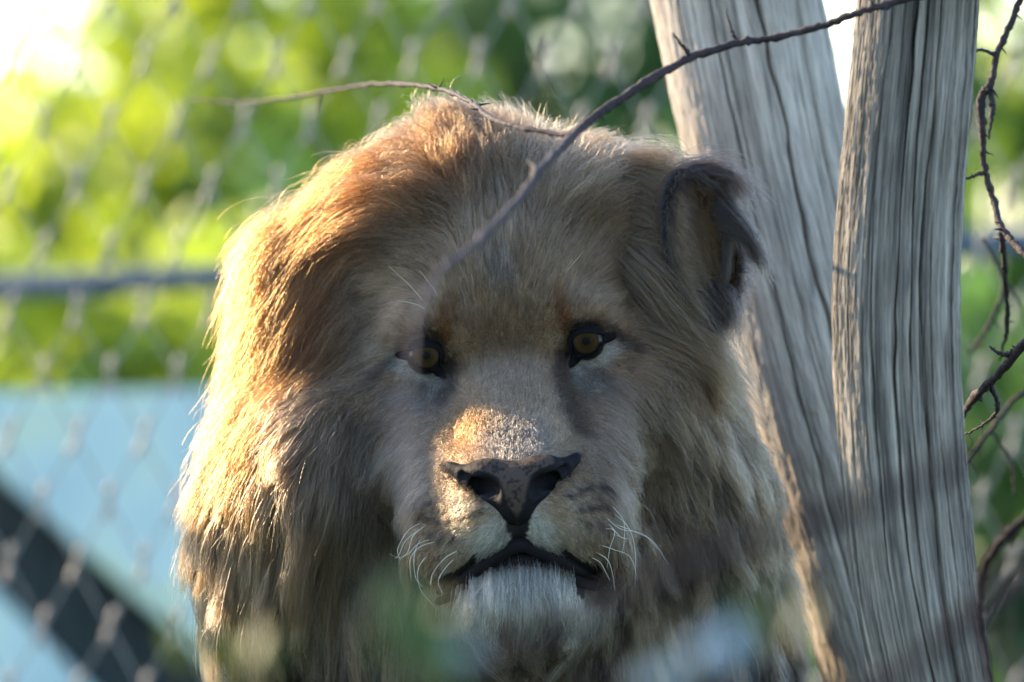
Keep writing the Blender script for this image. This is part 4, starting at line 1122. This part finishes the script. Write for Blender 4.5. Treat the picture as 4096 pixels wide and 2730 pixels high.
twig('hanging thorny twig beside the grey log\'s outer edge', [
    [(4110, -150, .10, 3.0), (4080, 0, .10, 3.0), (4030, 120, .10, 3.2), (3985, 225, .10, 3.0), (3965, 330, .10, 3.4), (3925, 400, .10, 4.2), (3930, 540, .10, 3.4), (3940, 680, .10, 3.0), (3975, 800, .10, 3.0), (4005, 905, .08, 3.4), (4090, 1010, .05, 3.6), (4250, 1150, 0, 3.6)],
    [(3985, 225, .10, 1.8), (3930, 200, .09, 1.4), (3830, 215, .08, 1.2)], [(3935, 690, .10, 1.8), (3880, 710, .09, 1.4), (3790, 735, .08, 1.0)],
    [(3965, 370, .10, 2.6), (3970, 450, .09, 2.2), (3955, 560, .09, .8)], [(4005, 930, .1, 2.6), (4022, 1100, .14, 2.4), (4030, 1300, .2, 2.0), (4000, 1440, .25, 1.2)]], 14, 8)
twig('thorny branch reaching in behind the log at mid height', [
    [(4400, 1120, -.2, 4.6), (4230, 1260, -.15, 4.6), (4096, 1380, -.1, 4.4), (3990, 1500, -.05, 4.2), (3900, 1590, 0.02, 3.8), (3830, 1680, .12, 3.0), (3700, 1800, .2, 2.0)],
    [(4096, 1380, -.1, 2.6), (4020, 1420, -.08, 2.0), (3960, 1390, -.07, 1.0)], [(3960, 1530, -.02, 2.4), (3990, 1640, 0, 1.8), (3900, 1720, .02, 1.2), (3800, 1760, .05, .8)]], 10, 9)
twig('thick blurred branch crossing the foot of the cracked log', [
    [(4500, 2020, -2.3, 6.5), (4200, 2230, -2.3, 6.5), (4050, 2340, -2.3, 6.2), (3850, 2500, -2.3, 6), (3650, 2660, -2.3, 5.5), (3400, 2850, -2.3, 5), (3000, 3150, -2.3, 5)],
    [(4050, 2340, -2.3, 4), (4000, 2520, -2.3, 3.5), (3900, 2750, -2.3, 3)]], 4, 10, m_twig_shaded)
twig('out-of-focus branch slanting across the lion\'s lower mane', [
    [(3900, 1830, -2.4, 5.2), (3600, 1960, -2.4, 5.2), (3330, 2060, -2.4, 5.2), (3000, 2170, -2.4, 5.2), (2700, 2290, -2.4, 5.1), (2430, 2410, -2.4, 5), (2150, 2550, -2.5, 4.0), (1950, 2630, -2.5, 3.6), (1700, 2760, -2.5, 3.2), (1400, 2950, -2.5, 3)]], 4, 12, m_twig_shaded)
twig('soft grey branch low beside the cracked log\'s outer side', [
    [(4400, 1900, -.6, 4), (4096, 2080, -.6, 4), (3950, 2250, -.55, 3.6), (3920, 2450, -.5, 3), (3960, 2700, -.5, 2.6), (4000, 3000, -.5, 2.4)]], 6, 13, m_twig_shaded)

twig('slim bent twig crossing the bush beyond the cracked log', [
    [(4350, 1480, .45, 2.6), (4096, 1570, .45, 2.5), (3960, 1720, .45, 2.3), (3860, 1860, .45, 2.0), (3780, 2000, .45, 1.6)],
    [(3960, 1720, .45, 1.6), (4040, 1840, .45, 1.3), (4060, 1990, .45, .8)]], 8, 21)
twig('grey drooping twig among the leaves right of the logs', [
    [(3930, 950, .5, 1.6), (4010, 1120, .5, 2.0), (3980, 1250, .5, 2.0), (3920, 1360, .5, 1.8), (3870, 1420, .5, 1.0)],
    [(4010, 1120, .5, 1.4), (4070, 1200, .5, 1.2), (4110, 1330, .5, .8)]], 8, 22)
# ------------------------------------------------------------------ blurred flowering sprigs in front
m_fleaf = leaf_mat('sprig_leaf', (0.025, 0.065, 0.045), (0.09, 0.12, 0.035), .2)
m_fleaf.node_tree.nodes['Principled BSDF'].inputs['Specular IOR Level'].default_value = .1
m_petal, *_ = new_mat('pale_petal', .6, (.46, .58, .70), .1)
m_fstem = noise_mat('sprig_stem', [(0.3, (0.05, 0.08, 0.03)), (0.7, (0.09, 0.12, 0.05))], 40, .7)
def leaf_blade(length, width, tint, mat, name='leaf'):
    nL = 9
    V, F = [], []
    for i in range(nL):
        t = i / (nL - 1)
        w_ = width * math.sin(math.pi * min(1, t * .96 + .04)) ** .8 * .5
        V += [(-w_, t * length, .12 * w_ + .12 * length * t * t), (0, t * length, -.0006 + .12 * length * t * t), (w_, t * length, .12 * w_ + .12 * length * t * t)]
    for i in range(nL - 1):
        for j in range(2): F.append([i * 3 + j, i * 3 + j + 1, i * 3 + j + 4, i * 3 + j + 3])
    me = mesh_from(name, V, F, mat)
    a = me.attributes.new('tint', 'FLOAT', 'POINT'); a.data.foreach_set('value', np.full(len(V), tint, np.float32))
    return me
leaf_mes = [leaf_blade(.055, .022, t_, m_fleaf) for t_ in (.1, .45, .9)]
def flower_mesh():
    V, F = [], []
    for k in range(5):
        a = 2 * math.pi * k / 5
        o_ = len(V)
        for r_, w_, h_ in ((.001, .001, 0), (.005, .0034, .0012), (.0085, .0036, .001), (.0105, .0012, 0)):
            for s_ in (-1, 1):
                V.append((r_ * math.cos(a) - s_ * w_ * math.sin(a), r_ * math.sin(a) + s_ * w_ * math.cos(a), h_))
        for i in range(3): F.append([o_ + 2 * i, o_ + 2 * i + 2, o_ + 2 * i + 3, o_ + 2 * i + 1])
    return mesh_from('flower', V, F, m_petal)
fl_me = flower_mesh()
def sprig(label, stem, leaves, flowers, seed, name='flowering_sprig'):
    r = random.Random(seed)
    p0 = P(*stem[0])
    t = link(name, None, None, tuple(p0)); tag(t, label, 'plant')
    c = catmull([tuple(P(*q) - p0) for q in stem], 24)
    tube('stem', c, np.linspace(.0022, .0009, len(c)), m_fstem, t, 6)
    def anchor(q):
        tgt = np.array(P(*q) - p0); i = int(np.argmin(np.linalg.norm(c - tgt, axis=1))); return tgt, c[max(0, i - 1)]
    for (px_, py_, y_, ti, sc_) in leaves:
        tgt, a_ = anchor((px_, py_, y_))
        tube('leaf_stalk', [a_, (a_ + tgt) / 2 + np.array((0, -.002, .002)), tgt], [.0008] * 3, m_fstem, t, 5)
        o = link('leaf', leaf_mes[ti], t, tuple(tgt)); o.scale = (sc_,) * 3
        o.rotation_euler = (r.uniform(.9, 1.9), r.uniform(-.4, .4), r.uniform(-2.6, 2.6) if sc_ < 9 else 0)
    for (px_, py_, y_, sc_) in flowers:
        tgt, a_ = anchor((px_, py_, y_))
        tube('flower_stalk', [a_, (a_ + tgt) / 2 + np.array((0, -.002, -.001)), tgt], [.0006] * 3, m_fstem, t, 5)
        o = link('flower', fl_me, t, tuple(tgt)); o.scale = (sc_,) * 3; o.rotation_euler = (r.uniform(.9, 1.9), r.uniform(-.5, .5), r.uniform(0, 6))
YS = -2.7
sprig('leafy sprig with a pale bloom blurred before the lion\'s chin', [(1650, 3300, YS), (1640, 3000, YS), (1700, 2800, YS), (1640, 2650, YS), (1580, 2480, YS)],
      [(1500, 2470, YS, 0, .4), (1620, 2530, YS, 0, .5), (1680, 2590, YS, 0, .45), (1640, 2640, YS, 0, .55), (1720, 2700, YS, 0, .5), (1600, 2730, YS, 0, .6), (1800, 2760, YS, 0, .5)],
      [(1850, 2600, YS, .6), (1885, 2620, YS, .6)], 3)
sprig('sprig of pale blue-white blooms blurred before the chest', [(2500, 3300, YS), (2600, 2950, YS), (2720, 2760, YS), (2860, 2640, YS), (3020, 2570, YS)],
      [(2990, 2560, YS, 1, .45), (3110, 2570, YS, 0, .45), (3060, 2560, YS, 0, .45), (3180, 2580, YS, 0, .45), (2700, 2700, YS, 0, .5), (2560, 2780, YS, 1, .5)],
      [(2790, 2610, YS, .9), (2765, 2650, YS, .9), (2930, 2570, YS, .9), (2680, 2700, YS, .7), (2600, 2730, YS, .7)], 4)
YS = -2.4
sprig('yellow-green weed blurred at the foot of the lit mane', [(900, 3300, YS), (920, 3000, YS), (1000, 2820, YS), (960, 2700, YS), (1040, 2620, YS)],
      [(940, 2660, YS, 2, .4), (1000, 2690, YS, 2, .45), (1160, 2650, YS, 2, .3), (900, 2720, YS, 2, .45), (720, 2640, YS, 2, .35), (1060, 2740, YS, 1, .5), (760, 2720, YS, 2, .45)], [], 5, 'leafy_weed')
